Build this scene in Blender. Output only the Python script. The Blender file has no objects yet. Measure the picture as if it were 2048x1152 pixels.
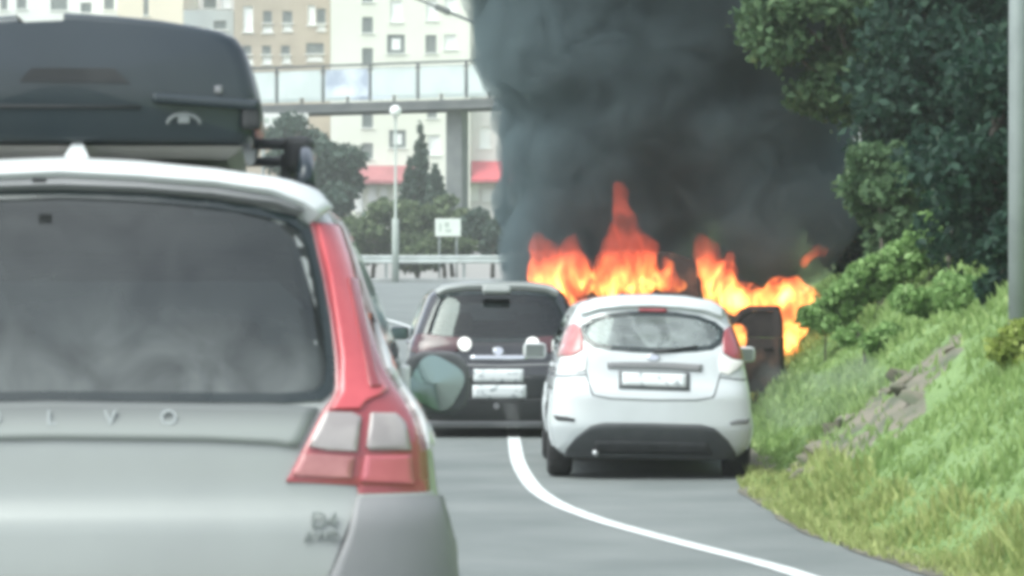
import bpy, bmesh, math, random
import numpy as np
from mathutils import Vector, Matrix, noise as mnoise
R = math.radians
random.seed(7); rng = np.random.default_rng(7)
SC = bpy.context.scene
COL = SC.collection

# ------------------------------------------------------------------ camera
FPX, H0, CAMH = 6000.0, 600.0, 1.35          # focal length and horizon row in photo pixels, eye height
cam_d = bpy.data.cameras.new('camera'); cam = bpy.data.objects.new('camera', cam_d); COL.objects.link(cam)
cam.location = (0, 0, CAMH); cam.rotation_euler = (R(90), 0, 0)
cam_d.sensor_width = 36; cam_d.lens = 36*FPX/2048; cam_d.shift_y = (H0-576)/2048
cam_d.clip_start = .1; cam_d.clip_end = 3000
cam_d.dof.use_dof = True; cam_d.dof.focus_distance = 25; cam_d.dof.aperture_fstop = 8.0
SC.camera = cam
# ------------------------------------------------------------------ sky, sun, exposure
world = bpy.data.worlds.new('World'); SC.world = world; world.use_nodes = True
wn = world.node_tree; sky = wn.nodes.new('ShaderNodeTexSky'); sky.sky_type = 'NISHITA'; sky.sun_disc = False
SUN_EL, SUN_AZ = R(57), R(234)
sky.sun_elevation = SUN_EL; sky.sun_rotation = SUN_AZ; sky.dust_density = 2.0; sky.air_density = 1.0; sky.ozone_density = 1.0
wn.nodes['Background'].inputs['Strength'].default_value = .15
hs = wn.nodes.new('ShaderNodeHueSaturation'); hs.inputs['Saturation'].default_value = .42      # thin overcast: a paler, greyer sky
wn.links.new(sky.outputs[0], hs.inputs['Color']); wn.links.new(hs.outputs[0], wn.nodes['Background'].inputs[0])
sl = bpy.data.lights.new('sun', 'SUN'); sl.energy = 1.5; sl.angle = R(45); sl.color = (.90, 1, .93)
so = bpy.data.objects.new('sun', sl); COL.objects.link(so)
sd = Vector((math.sin(SUN_AZ)*math.cos(SUN_EL), math.cos(SUN_AZ)*math.cos(SUN_EL), math.sin(SUN_EL)))
so.rotation_euler = sd.to_track_quat('Z', 'Y').to_euler(); so.location = (0, 0, 30)
SC.view_settings.view_transform = 'Standard'; SC.view_settings.look = 'None'
SC.view_settings.exposure = 1.1; SC.view_settings.gamma = 1.0
SC.cycles.use_denoising = True
SC.cycles.max_bounces = 8; SC.cycles.transparent_max_bounces = 24; SC.cycles.volume_bounces = 1
SC.cycles.pixel_filter_type = 'BLACKMAN_HARRIS'; SC.cycles.filter_width = 4.4
SC.cycles.volume_max_steps = 256

def W(px, py, Y): return Vector(((px-1024)/FPX*Y, Y, CAMH-(py-H0)/FPX*Y))

# ------------------------------------------------------------------ materials
def nmat(name):
    m = bpy.data.materials.new(name); m.use_nodes = True
    return m, m.node_tree, m.node_tree.nodes['Principled BSDF']
def pm(name, base, rough=.5, metal=0., c2=None, nscale=4., lo=.4, hi=.6, bump=0., bscale=40., coat=0., spec=.5, detail=4, trans=0.):
    m, t, p = nmat(name)
    p.inputs['Base Color'].default_value = (*base, 1); p.inputs['Roughness'].default_value = rough
    p.inputs['Metallic'].default_value = metal; p.inputs['Coat Weight'].default_value = coat
    p.inputs['Coat Roughness'].default_value = .06; p.inputs['Specular IOR Level'].default_value = spec
    tc = t.nodes.new('ShaderNodeTexCoord')
    if c2 is not None:
        n = t.nodes.new('ShaderNodeTexNoise'); n.inputs['Scale'].default_value = nscale; n.inputs['Detail'].default_value = detail
        mr = t.nodes.new('ShaderNodeMapRange'); mr.inputs[1].default_value = lo; mr.inputs[2].default_value = hi
        mx = t.nodes.new('ShaderNodeMix'); mx.data_type = 'RGBA'
        mx.inputs[6].default_value = (*base, 1); mx.inputs[7].default_value = (*c2, 1)
        t.links.new(tc.outputs['Object'], n.inputs['Vector']); t.links.new(n.outputs['Fac'], mr.inputs[0])
        t.links.new(mr.outputs[0], mx.inputs[0]); t.links.new(mx.outputs[2], p.inputs['Base Color'])
    if bump:
        n2 = t.nodes.new('ShaderNodeTexNoise'); n2.inputs['Scale'].default_value = bscale; n2.inputs['Detail'].default_value = 5
        b = t.nodes.new('ShaderNodeBump'); b.inputs['Strength'].default_value = bump; b.inputs['Distance'].default_value = .02
        t.links.new(tc.outputs['Object'], n2.inputs['Vector']); t.links.new(n2.outputs['Fac'], b.inputs['Height'])
        t.links.new(b.outputs[0], p.inputs['Normal'])
    return m
def glass(name, tint, refl=1.0, pane_film=None):
    m, t, p = nmat(name); t.nodes.remove(p); out = t.nodes['Material Output']
    tr = t.nodes.new('ShaderNodeBsdfTransparent'); tr.inputs[0].default_value = (*tint, 1)
    gl = t.nodes.new('ShaderNodeBsdfGlossy'); gl.inputs['Roughness'].default_value = .03; gl.inputs[0].default_value = (.92, 1, .98, 1)
    fr = t.nodes.new('ShaderNodeFresnel'); fr.inputs[0].default_value = 1.5
    ge = t.nodes.new('ShaderNodeNewGeometry'); io = t.nodes.new('ShaderNodeMath'); io.operation = 'MULTIPLY_ADD'      # a thin pane: the same reflection from inside and outside
    io.inputs[1].default_value = 1/1.5-1.5; io.inputs[2].default_value = 1.5; t.links.new(ge.outputs['Backfacing'], io.inputs[0]); t.links.new(io.outputs[0], fr.inputs[0])
    ml = t.nodes.new('ShaderNodeMath'); ml.operation = 'MULTIPLY'; ml.inputs[1].default_value = refl; ml.use_clamp = True
    mx = t.nodes.new('ShaderNodeMixShader')
    t.links.new(fr.outputs[0], ml.inputs[0]); t.links.new(ml.outputs[0], mx.inputs[0])
    t.links.new(tr.outputs[0], mx.inputs[1]); t.links.new(gl.outputs[0], mx.inputs[2])
    last = mx
    if pane_film:                                   # pale film, strongest low down; the estate's paints glare and reflections in
        z0, z1, amt, amt2, col = pane_film
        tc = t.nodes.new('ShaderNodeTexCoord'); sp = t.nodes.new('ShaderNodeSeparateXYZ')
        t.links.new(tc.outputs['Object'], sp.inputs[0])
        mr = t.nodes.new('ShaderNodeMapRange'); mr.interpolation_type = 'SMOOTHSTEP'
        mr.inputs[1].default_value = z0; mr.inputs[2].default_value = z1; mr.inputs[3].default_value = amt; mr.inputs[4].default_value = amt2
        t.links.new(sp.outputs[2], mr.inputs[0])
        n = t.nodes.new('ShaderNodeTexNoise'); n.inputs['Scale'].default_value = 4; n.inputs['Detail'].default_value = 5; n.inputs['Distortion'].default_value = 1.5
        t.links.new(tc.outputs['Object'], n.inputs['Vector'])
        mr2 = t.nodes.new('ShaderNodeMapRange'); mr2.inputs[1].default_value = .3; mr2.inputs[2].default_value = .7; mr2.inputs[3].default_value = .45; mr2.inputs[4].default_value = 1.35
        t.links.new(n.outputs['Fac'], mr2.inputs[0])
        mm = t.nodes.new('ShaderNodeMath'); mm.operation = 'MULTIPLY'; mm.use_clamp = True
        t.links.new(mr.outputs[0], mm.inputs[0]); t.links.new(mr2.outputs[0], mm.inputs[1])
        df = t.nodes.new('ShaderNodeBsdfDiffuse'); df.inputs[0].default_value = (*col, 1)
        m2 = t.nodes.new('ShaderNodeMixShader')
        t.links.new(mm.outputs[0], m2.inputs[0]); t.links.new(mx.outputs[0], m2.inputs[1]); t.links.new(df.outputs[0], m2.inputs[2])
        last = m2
    t.links.new(last.outputs[0], out.inputs[0])
    return m
def leafmat(name, c1, c2, c3=None, transl=.35):
    m, t, p = nmat(name); out = t.nodes['Material Output']
    g = t.nodes.new('ShaderNodeNewGeometry'); cr = t.nodes.new('ShaderNodeValToRGB')
    cr.color_ramp.elements[0].color = (*c1, 1); cr.color_ramp.elements[1].color = (*c2, 1)
    if c3: e = cr.color_ramp.elements.new(.9); e.color = (*c2, 1); cr.color_ramp.elements[2].color = (*c3, 1)
    t.links.new(g.outputs['Random Per Island'], cr.inputs[0]); t.links.new(cr.outputs[0], p.inputs['Base Color'])
    p.inputs['Roughness'].default_value = .65; p.inputs['Specular IOR Level'].default_value = .3
    tl = t.nodes.new('ShaderNodeBsdfTranslucent'); mx = t.nodes.new('ShaderNodeMixShader'); mx.inputs[0].default_value = transl
    t.links.new(cr.outputs[0], tl.inputs[0]); t.links.new(p.outputs[0], mx.inputs[1]); t.links.new(tl.outputs[0], mx.inputs[2])
    t.links.new(mx.outputs[0], out.inputs[0])
    return m

M = dict(
 asphalt=pm('asphalt', (.135, .154, .15), .8, c2=(.20, .217, .211), nscale=.8, lo=.3, hi=.68, bump=.5, bscale=70, detail=9),
 line=pm('road_paint', (.66, .69, .68), .6, c2=(.42, .44, .43), nscale=6, lo=.52, hi=.72, bump=.1, bscale=60),
 dirt=pm('dirt', (.10, .095, .075), .95, c2=(.17, .16, .12), nscale=5, bump=.6, bscale=30),
 rock=pm('rock', (.20, .18, .14), .9, c2=(.10, .115, .075), nscale=3.5, bump=.8, bscale=12),
 white=pm('white_paint', (.66, .685, .685), .32, c2=(.61, .63, .625), nscale=2.2, coat=.7),
 hatchwhite=pm('hatchback_white_paint', (.60, .635, .64), .25, c2=(.55, .58, .585), nscale=2.0, coat=.9),
 silver=pm('pale_silver_paint', (.325, .345, .33), .3, c2=(.295, .312, .30), nscale=1.8, coat=.6),
 black=pm('black_paint', (.012, .014, .015), .22, c2=(.02, .021, .022), nscale=3, coat=1.0),
 plastic=pm('grey_plastic', (.11, .115, .12), .55, c2=(.13, .135, .14), nscale=6, bump=.05, bscale=200),
 bumperp=pm('bumper_plastic', (.20, .205, .21), .5, c2=(.235, .235, .24), nscale=3, bump=.05, bscale=200),
 fadegrey=pm('fade_strip_paint', (.255, .27, .262), .4, c2=(.235, .248, .242), nscale=2, coat=.4),
 valance=pm('valance_plastic', (.05, .055, .058), .55, c2=(.062, .067, .07), nscale=6),
 darkp=pm('dark_plastic', (.028, .03, .032), .5, c2=(.04, .042, .044), nscale=8),
 box=pm('box_plastic', (.022, .034, .042), .28, c2=(.03, .042, .049), nscale=2.5, coat=.3, bump=.03, bscale=70),
 boxunder=pm('box_underside', (.58, .55, .53), .6, c2=(.48, .46, .45), nscale=2.5),
 rubber=pm('tyre_rubber', (.018, .018, .019), .85, c2=(.03, .03, .03), nscale=15, bump=.2, bscale=60),
 alloy=pm('alloy', (.42, .43, .44), .35, metal=.9, c2=(.3, .3, .31), nscale=8),
 chrome=pm('chrome', (.62, .64, .65), .2, metal=1.0),
 lining=pm('cabin_lining', (.05, .052, .055), .9, c2=(.035, .036, .038), nscale=5),
 seat=pm('seat_cloth', (.07, .072, .078), .95, c2=(.05, .05, .055), nscale=20, bump=.1),
 red=pm('red_lens', (.66, .115, .13), .22, c2=(.58, .095, .11), nscale=9, coat=.6),
 darkred=pm('dark_red_lens', (.36, .075, .085), .22, c2=(.31, .06, .07), nscale=9, coat=.6),
 clear=pm('clear_lens', (.40, .36, .35), .2, c2=(.33, .295, .29), nscale=14, coat=.6),
 stopred=pm('stop_lens', (.60, .16, .18), .25, c2=(.52, .13, .15), nscale=8, coat=.5),  # paler red: the windscreen veil is mixed into the lens colour
 smokered=pm('smoked_red_lens', (.07, .022, .026), .25, c2=(.05, .016, .02), nscale=8, coat=.6),
 pinkred=pm('faded_red_lens', (.50, .21, .205), .25, c2=(.40, .15, .15), nscale=10, coat=.5),
 lampwhite=pm('white_lens', (.92, .90, .86), .18, c2=(.85, .82, .78), nscale=12, coat=.7),
 plate=pm('plate', (.62, .65, .65), .4, c2=(.30, .33, .34), nscale=16, lo=.56, hi=.68, detail=1),
 mirror=pm('mirror_glass', (.20, .27, .27), .06, metal=1.0),
 frit=pm('window_surround', (.012, .022, .022), .2, c2=(.02, .03, .03), nscale=6, coat=.5),
 char=pm('charred_metal', (.022, .019, .018), .85, c2=(.075, .045, .032), nscale=4, lo=.5, hi=.7, bump=.5, bscale=18),
 soot=pm('soot', (.010, .009, .009), .95, c2=(.02, .018, .017), nscale=8),
 postm=pm('galvanised_steel', (.26, .295, .29), .55, metal=.15, c2=(.22, .25, .245), nscale=3, bump=.05),
 poleg=pm('pole_paint', (.36, .41, .375), .6, c2=(.31, .35, .32), nscale=1),
 rail=pm('rail_steel', (.58, .63, .61), .5, metal=.1, c2=(.48, .52, .5), nscale=1.2),
 concrete=pm('concrete', (.34, .355, .35), .85, c2=(.26, .275, .27), nscale=.9, bump=.2, bscale=12),
 pier=pm('dark_concrete', (.16, .175, .175), .85, c2=(.20, .215, .21), nscale=.9),
 steel=pm('dark_bridge_steel', (.085, .095, .10), .55, c2=(.12, .13, .13), nscale=.8),
 panel=pm('pale_panel', (.60, .67, .655), .25, c2=(.53, .60, .59), nscale=.5, coat=.3),
 panelblue=pm('blue_grey_panel', (.68, .75, .80), .25, c2=(.36, .42, .52), nscale=.45, lo=.48, hi=.62),
 brick=pm('tan_brick', (.42, .355, .275), .9, c2=(.47, .40, .31), nscale=.4, bump=.2, bscale=3),
 pale=pm('pale_render', (.76, .77, .66), .9, c2=(.82, .82, .72), nscale=.12, bump=.1, bscale=2),
 pale2=pm('pinkish_render', (.74, .71, .67), .9, c2=(.68, .66, .62), nscale=.12),
 cream=pm('cream_render', (.80, .72, .56), .9, c2=(.76, .69, .55), nscale=.12),
 whitew=pm('white_render', (.85, .86, .82), .9, c2=(.78, .79, .76), nscale=.15),
 roofgrey=pm('grey_roof', (.45, .49, .48), .8, c2=(.38, .41, .41), nscale=.3),
 winframe=pm('window_frame', (.22, .245, .24), .6, c2=(.28, .30, .29), nscale=1),
 winpane=pm('window_pane', (.10, .125, .12), .12, c2=(.16, .18, .17), nscale=.6, coat=.3),
 blind=pm('white_blind', (.90, .91, .88), .5, c2=(.84, .85, .82), nscale=.5),
 awning=pm('red_awning', (.60, .10, .12), .8, c2=(.48, .08, .10), nscale=.6),
 awning2=pm('faded_red_awning', (.42, .15, .155), .8, c2=(.34, .12, .125), nscale=.6),
 signw=pm('sign_face', (.80, .86, .78), .5, c2=(.7, .76, .7), nscale=.7),
 signg=pm('sign_print', (.48, .55, .48), .6),
 bark=pm('bark', (.10, .085, .07), .9, c2=(.16, .14, .12), nscale=6, bump=.6, bscale=14),
 letter=pm('silver_letter', (.50, .53, .53), .4, metal=.2),
 boxlogo=pm('grey_logo', (.22, .24, .24), .5),
 badge=pm('grey_badge', (.26, .285, .275), .45, metal=.1),
)
m, t, p = nmat('glare_fade_paint'); tc = t.nodes.new('ShaderNodeTexCoord'); sp = t.nodes.new('ShaderNodeSeparateXYZ'); mr = t.nodes.new('ShaderNodeMapRange'); mr.interpolation_type = 'SMOOTHSTEP'  # dark above, pale below: windscreen glare fade painted into the strip
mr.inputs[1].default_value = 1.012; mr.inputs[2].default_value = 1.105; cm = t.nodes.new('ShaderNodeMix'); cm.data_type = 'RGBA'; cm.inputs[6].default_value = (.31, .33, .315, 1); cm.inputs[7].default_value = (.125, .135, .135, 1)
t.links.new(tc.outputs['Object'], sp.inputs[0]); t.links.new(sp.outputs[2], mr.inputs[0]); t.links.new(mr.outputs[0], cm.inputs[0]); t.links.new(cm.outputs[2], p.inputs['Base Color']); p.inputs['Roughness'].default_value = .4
M['fadegrey'] = m
M['glass_clear'] = glass('filmed_window_glass', (.72, .80, .79), 2.0, pane_film=(.9, 1.3, .42, .30, (.52, .58, .57)))  # pale film over the pane, slightly stronger towards the bottom
M['glass_tint'] = glass('tinted_glass', (.24, .27, .28), 1.4)
M['glass_dark'] = glass('dark_tinted_glass', (.16, .18, .185), 1.5)
M['glass_estate'] = glass('glare_painted_glass', (.10, .12, .125), 1.6, pane_film=(1.08, 1.40, .78, .20, (.165, .178, .178)))  # veil glare and mottled reflections painted over the pane as a film

# ------------------------------------------------------------------ object helpers
def link(name, me, mat=None, parent=None):
    o = bpy.data.objects.new(name, me); COL.objects.link(o)
    if mat is not None: me.materials.append(M[mat] if isinstance(mat, str) else mat)
    if parent is not None: o.parent = parent
    return o
def tag(o, label=None, cat=None, group=None, kind=None):
    if label: o['label'] = label
    if cat: o['category'] = cat
    if group: o['group'] = group
    if kind: o['kind'] = kind
    return o
def empty(name, loc=(0, 0, 0), rot=(0, 0, 0)):
    o = bpy.data.objects.new(name, None); COL.objects.link(o); o.location = loc; o.rotation_euler = rot; o.empty_display_size = .2
    return o
def mesh(name, v, f, smooth=False):
    me = bpy.data.meshes.new(name); me.from_pydata([tuple(p) for p in v], [], f); me.update()
    if smooth: me.polygons.foreach_set('use_smooth', [True]*len(me.polygons))
    return me
def bm_mesh(name, bm, smooth=False):
    bmesh.ops.recalc_face_normals(bm, faces=bm.faces[:])
    me = bpy.data.meshes.new(name); bm.to_mesh(me); bm.free()
    if smooth: me.polygons.foreach_set('use_smooth', [True]*len(me.polygons))
    return me
def box_bm(bm, c, s, bev=0., seg=2, rot=None):
    g = bmesh.ops.create_cube(bm, size=1.0); vs = g['verts']
    bmesh.ops.scale(bm, vec=s, verts=vs)
    if bev:
        es = list({e for v in vs for e in v.link_edges})
        r = bmesh.ops.bevel(bm, geom=es, offset=bev, segments=seg, profile=.6, affect='EDGES')
        vs = list({v for f in r['faces'] for v in f.verts} | {v for v in vs if v.is_valid})
        seen = set(vs); st = list(vs)
        while st:
            v = st.pop()
            for e in v.link_edges:
                o = e.other_vert(v)
                if o not in seen: seen.add(o); st.append(o)
        vs = list(seen)
    if rot is not None: bmesh.ops.rotate(bm, cent=(0, 0, 0), matrix=rot, verts=vs)
    bmesh.ops.translate(bm, vec=c, verts=vs)
def boxo(name, c, s, mat, parent=None, bev=0., rot=None, seg=2):
    bm = bmesh.new(); box_bm(bm, c, s, bev, seg, rot)
    return link(name, bm_mesh(name, bm, False), mat, parent)
def tube(name, pts, rad, mat, parent=None, n=10):
    pts = [Vector(p) for p in pts]; rad = rad if isinstance(rad, (list, tuple)) else [rad]*len(pts)
    v, f = [], []
    for i, p in enumerate(pts):
        d = (pts[min(i+1, len(pts)-1)]-pts[max(i-1, 0)]).normalized()
        a = d.orthogonal().normalized() if i == 0 else (a-d*a.dot(d)).normalized()
        b = d.cross(a)
        for k in range(n):
            t = 2*math.pi*k/n; v.append(p+(a*math.cos(t)+b*math.sin(t))*rad[i])
    for i in range(len(pts)-1):
        for k in range(n): f.append((i*n+k, i*n+(k+1) % n, (i+1)*n+(k+1) % n, (i+1)*n+k))
    f.append(tuple(range(n-1, -1, -1))); f.append(tuple(range((len(pts)-1)*n, len(pts)*n)))
    return link(name, mesh(name, v, f, True), mat, parent)
def lathe(name, prof, mat, parent=None, n=28, axis='X'):
    v, f = [], []
    for (a, r) in prof:
        for k in range(n):
            t = 2*math.pi*k/n
            v.append((a, r*math.cos(t), r*math.sin(t)) if axis == 'X' else (r*math.cos(t), r*math.sin(t), a))
    for i in range(len(prof)-1):
        for k in range(n): f.append((i*n+k, i*n+(k+1) % n, (i+1)*n+(k+1) % n, (i+1)*n+k))
    return link(name, mesh(name, v, f, True), mat, parent)
def text(name, body, size, mat, parent, loc, rot=(R(90), 0, 0), ext=.004):
    c = bpy.data.curves.new(name, 'FONT'); c.body = body; c.size = size; c.extrude = ext; c.align_x = 'CENTER'; c.align_y = 'CENTER'
    o = bpy.data.objects.new(name, c); COL.objects.link(o); c.materials.append(M[mat]); o.parent = parent
    me = bpy.data.meshes.new_from_object(o.evaluated_get(bpy.context.evaluated_depsgraph_get()))
    bpy.data.objects.remove(o); o = link(name, me, None, parent)
    if not me.materials: me.materials.append(M[mat])
    o.location = loc; o.rotation_euler = rot
    return o
def pchip(tab):
    xs = [t[0] for t in tab]; ys = [t[1] for t in tab]; n = len(xs)
    d = [(ys[i+1]-ys[i])/(xs[i+1]-xs[i]) for i in range(n-1)]
    m = [d[0]]+[0 if d[i-1]*d[i] <= 0 else 2*d[i-1]*d[i]/(d[i-1]+d[i]) for i in range(1, n-1)]+[d[-1]]
    def fn(x):
        if x <= xs[0]: return ys[0]
        if x >= xs[-1]: return ys[-1]
        lo = 0
        while xs[lo+1] < x: lo += 1
        h = xs[lo+1]-xs[lo]; t = (x-xs[lo])/h
        return ys[lo]*(1+2*t)*(1-t)**2+h*m[lo]*t*(1-t)**2+ys[lo+1]*t*t*(3-2*t)+h*m[lo+1]*t*t*(t-1)
    return fn
def smooth_poly(pts, k=6):
    out = []; n = len(pts)
    for i in range(n):
        p0, p1, p2, p3 = pts[i-1], pts[i], pts[(i+1) % n], pts[(i+2) % n]
        for j in range(k):
            t = j/k
            out.append(tuple(.5*((2*b)+(-a+c)*t+(2*a-5*b+4*c-d)*t*t+(-a+3*b-3*c+d)*t**3) for a, b, c, d in zip(p0, p1, p2, p3)))
    return out
def rows_of(poly, nr=14):
    zs = [p[1] for p in poly]; z0, z1 = min(zs), max(zs); out = []
    for i in range(nr+1):
        z = z0+(z1-z0)*(.5-.5*math.cos(math.pi*i/nr)); zz = min(max(z, z0+1e-4), z1-1e-4); xs = []
        for a, b in zip(poly, poly[1:]+poly[:1]):
            if (a[1]-zz)*(b[1]-zz) <= 0 and a[1] != b[1]: xs.append(a[0]+(b[0]-a[0])*(zz-a[1])/(b[1]-a[1]))
        if xs: out.append((z, min(xs), max(xs)))
    return out
def inside(x, z, poly):
    c = False
    for a, b in zip(poly, poly[1:]+poly[:1]):
        if (a[1] > z) != (b[1] > z) and x < a[0]+(b[0]-a[0])*(z-a[1])/(b[1]-a[1]): c = not c
    return c
def mir(poly): return [(-x, z) for x, z in reversed(poly)]
def sym(half): return half+[(-x, z) for x, z in reversed(half) if abs(x) > 1e-6]

# ------------------------------------------------------------------ car body: a stack of plan outlines
class Body:
    def __init__(s, w, yr, yf, Rr=.45, n=4.5, Rf=.7, nf=3.2, taper=None):
        s.w, s.yr, s.yf = pchip(w), pchip(yr), pchip(yf); s.z0, s.z1 = w[0][0], w[-1][0]
        s.Rr, s.n, s.Rf, s.nf = Rr, n, Rf, nf; s.taper = taper or (lambda y, z: 1.0)
    def out(s, x, y, z): return Vector((x*s.taper(y, z), y, z))
    def rear(s, x, z):
        w = s.w(z); a = abs(x)/s.taper(s.yr(z), z)
        if a < w: y = s.yr(z)+s.Rr*(1-(max(0, 1-(a/w)**s.n))**(1/s.n))
        else: y = s.yr(z)+s.Rr+(a-w); a = w
        return s.out(math.copysign(a, x), y, z)
    def side(s, y, z, sg=1):
        w = s.w(z); r0 = s.yr(z)+s.Rr; f0 = s.yf(z)-s.Rf
        if y < r0: x = w*max(0, 1-min(1, (r0-y)/s.Rr)**s.n)**(1/s.n)
        elif y > f0: x = w*max(0, 1-min(1, (y-f0)/s.Rf)**s.nf)**(1/s.nf)
        else: x = w
        return s.out(sg*x, y, z)
    def front(s, x, z):
        w = s.w(z); a = min(abs(x), w*.995)
        y = s.yf(z)-s.Rf*(1-(1-(a/w)**s.nf)**(1/s.nf))
        return s.out(math.copysign(a, x), y, z)
    def build(s, cuts=(), arches=(), nz=56, off=0.):
        ring = []                                       # (kind, parameter) around half the outline
        for i in range(18): ring.append(('r', i/18*math.pi/2))
        for i in range(26): ring.append(('s', i/25))
        for i in range(1, 15): ring.append(('f', math.pi/2-i/14*math.pi/2))
        def p(kv, z, sg):
            k, v = kv; w = s.w(z)
            if k == 'r': x = w*math.sin(v)**(2/s.n); y = s.yr(z)+s.Rr*(1-math.cos(v)**(2/s.n))
            elif k == 's': x = w; a = s.yr(z)+s.Rr; b = s.yf(z)-s.Rf; y = a+(b-a)*v
            else: x = w*math.sin(v)**(2/s.nf); y = s.yf(z)-s.Rf*(1-max(0, math.cos(v))**(2/s.nf))
            return s.out(sg*x, y, z)
        full = [(kv, 1) for kv in ring]+[(kv, -1) for kv in reversed(ring[1:-1])]
        zs = [s.z0+(s.z1-s.z0)*i/nz for i in range(nz+1)]
        cy = lambda z: .5*(s.yr(z)+s.yf(z))
        v = [p(kv, z, sg) for z in zs for kv, sg in full]; nc = len(full)
        if off:
            v = [Vector((q.x*(1-off/max(s.w(q.z), .1)), q.y+(off if q.y < cy(q.z) else -off), q.z-(off if q.z > .8*s.z1 else 0))) for q in v]
        f = []
        for i in range(nz):
            for k in range(nc):
                q = (i*nc+k, i*nc+(k+1) % nc, (i+1)*nc+(k+1) % nc, (i+1)*nc+k)
                c = (v[q[0]]+v[q[1]]+v[q[2]]+v[q[3]])/4
                kind = full[k][0][0] if full[k][0][0] != 's' else 's'
                skip = False
                for (ck, poly) in cuts:
                    if ck == 'rear' and c.y < 1.2 and kind == 'r' and inside(c.x, c.z, poly): skip = True
                    elif ck == 'front' and kind == 'f' and inside(c.x, c.z, poly): skip = True
                    elif ck == 'side' and abs(c.x) > .45*s.w(c.z) and inside(c.y, c.z, poly): skip = True
                for (ya, ra) in arches:
                    if abs(c.x) > .5*s.w(c.z) and (c.y-ya)**2+(c.z-ra)**2 < (ra+.045)**2: skip = True
                if not skip: f.append(q)
        f.append(tuple(range(nc-1, -1, -1))); f.append(tuple(nz*nc+k for k in range(nc)))
        return v, f
def normal_of(fn, u, z, e=.01):
    a = fn(u+e, z)-fn(u-e, z); b = fn(u, z+e)-fn(u, z-e); n = a.cross(b)
    return n.normalized() if n.length > 1e-9 else Vector((0, -1, 0))
def gridpatch(name, fn, G, mat, parent, off=.004, depth=.02, flip=False):
    """G: rows of (u, z) points on the surface fn; a skin at off with a rim going back to -depth"""
    m, nc = len(G), len(G[0])-1; v, f = [], []; N = []
    for row in G:
        for (u, z) in row:
            n = normal_of(fn, u, z)*(-1 if flip else 1); N.append(n); v.append(fn(u, z)+n*off)
    for i in range(m-1):
        for k in range(nc): f.append((i*(nc+1)+k, i*(nc+1)+k+1, (i+1)*(nc+1)+k+1, (i+1)*(nc+1)+k))
    br = list(range(nc+1))+[i*(nc+1)+nc for i in range(1, m)]+[(m-1)*(nc+1)+k for k in range(nc-1, -1, -1)]+[i*(nc+1) for i in range(m-2, 0, -1)]
    base = len(v); L = len(br)
    for q in br: v.append(v[q]-N[q]*(off+depth))
    sk = len(f)
    for j in range(L): f.append((br[j], base+j, base+(j+1) % L, br[(j+1) % L]))
    bm = bmesh.new(); vs = [bm.verts.new(p) for p in v]
    for i, q in enumerate(f):
        try: fc = bm.faces.new([vs[k] for k in q]); fc.smooth = i < sk
        except ValueError: pass
    bmesh.ops.remove_doubles(bm, verts=bm.verts[:], dist=1e-5); bmesh.ops.recalc_face_normals(bm, faces=bm.faces[:])
    me = bpy.data.meshes.new(name); bm.to_mesh(me); bm.free()
    return link(name, me, mat, parent)
def patch(name, fn, poly, mat, parent, off=.004, depth=.02, nr=14, nc=14, flip=False):
    G = [[(a+(b-a)*k/nc, z) for k in range(nc+1)] for z, a, b in rows_of(poly, nr)]
    return gridpatch(name, fn, G, mat, parent, off, depth, flip)
def resample(pts, n):
    d = [0]
    for a, b in zip(pts, pts[1:]): d.append(d[-1]+math.hypot(b[0]-a[0], b[1]-a[1]))
    out = []
    for i in range(n+1):
        t = d[-1]*i/n; k = 0
        while k < len(d)-2 and d[k+1] < t: k += 1
        h = (t-d[k])/max(d[k+1]-d[k], 1e-9); out.append((pts[k][0]+(pts[k+1][0]-pts[k][0])*h, pts[k][1]+(pts[k+1][1]-pts[k][1])*h))
    return out
def strip(name, fn, top, bot, mat, parent, off=.004, depth=.02, nc=36, nr=6, flip=False):
    T, B = resample(top, nc), resample(bot, nc)
    G = [[(B[k][0]+(T[k][0]-B[k][0])*i/nr, B[k][1]+(T[k][1]-B[k][1])*i/nr) for k in range(nc+1)] for i in range(nr+1)]
    return gridpatch(name, fn, G, mat, parent, off, depth, flip)
def both(pts): return [(-x, z) for x, z in reversed(pts)]+[p for p in pts if p[0] > 1e-6]
def ringp(name, fn, outer, inner, mat, parent, off=.006, depth=.02, flip=False):
    v, f = [], []; n = len(outer)
    for p in outer+inner: nn = normal_of(fn, *p)*(-1 if flip else 1); v.append(fn(*p)+nn*off)
    for p in outer+inner: nn = normal_of(fn, *p)*(-1 if flip else 1); v.append(fn(*p)-nn*depth)
    for i in range(n):
        j = (i+1) % n
        f += [(i, j, n+j, n+i), (i, 2*n+i, 2*n+j, j), (n+i, n+j, 3*n+j, 3*n+i)]
    me = mesh(name, v, f); bm = bmesh.new(); bm.from_mesh(me); bmesh.ops.recalc_face_normals(bm, faces=bm.faces[:]); bm.to_mesh(me); bm.free()
    return link(name, me, mat, parent)
def shrink(poly, dx, dz):
    cx = (min(p[0] for p in poly)+max(p[0] for p in poly))/2; cz = (min(p[1] for p in poly)+max(p[1] for p in poly))/2
    hx = max(p[0] for p in poly)-cx; hz = max(p[1] for p in poly)-cz
    return [(cx+(x-cx)*(1-dx/hx), cz+(z-cz)*(1-dz/hz)) for x, z in poly]
def window(b, kind, poly, glassmat, parent, border=.035, sg=1, name='window'):
    fn = {'rear': b.rear, 'front': b.front, 'side': (lambda y, z: b.side(y, z, sg))}[kind]
    flip = (kind == 'front') or (kind == 'side' and sg < 0)
    inner = shrink(poly, border, border)
    w = patch(name, fn, shrink(poly, border*.6, border*.6), glassmat, parent, off=.0015, depth=.003, nr=16, nc=20, flip=flip)
    ringp('window_frame', fn, poly, inner, 'frit', w, off=.006, depth=.006, flip=flip)
    return w
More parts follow.
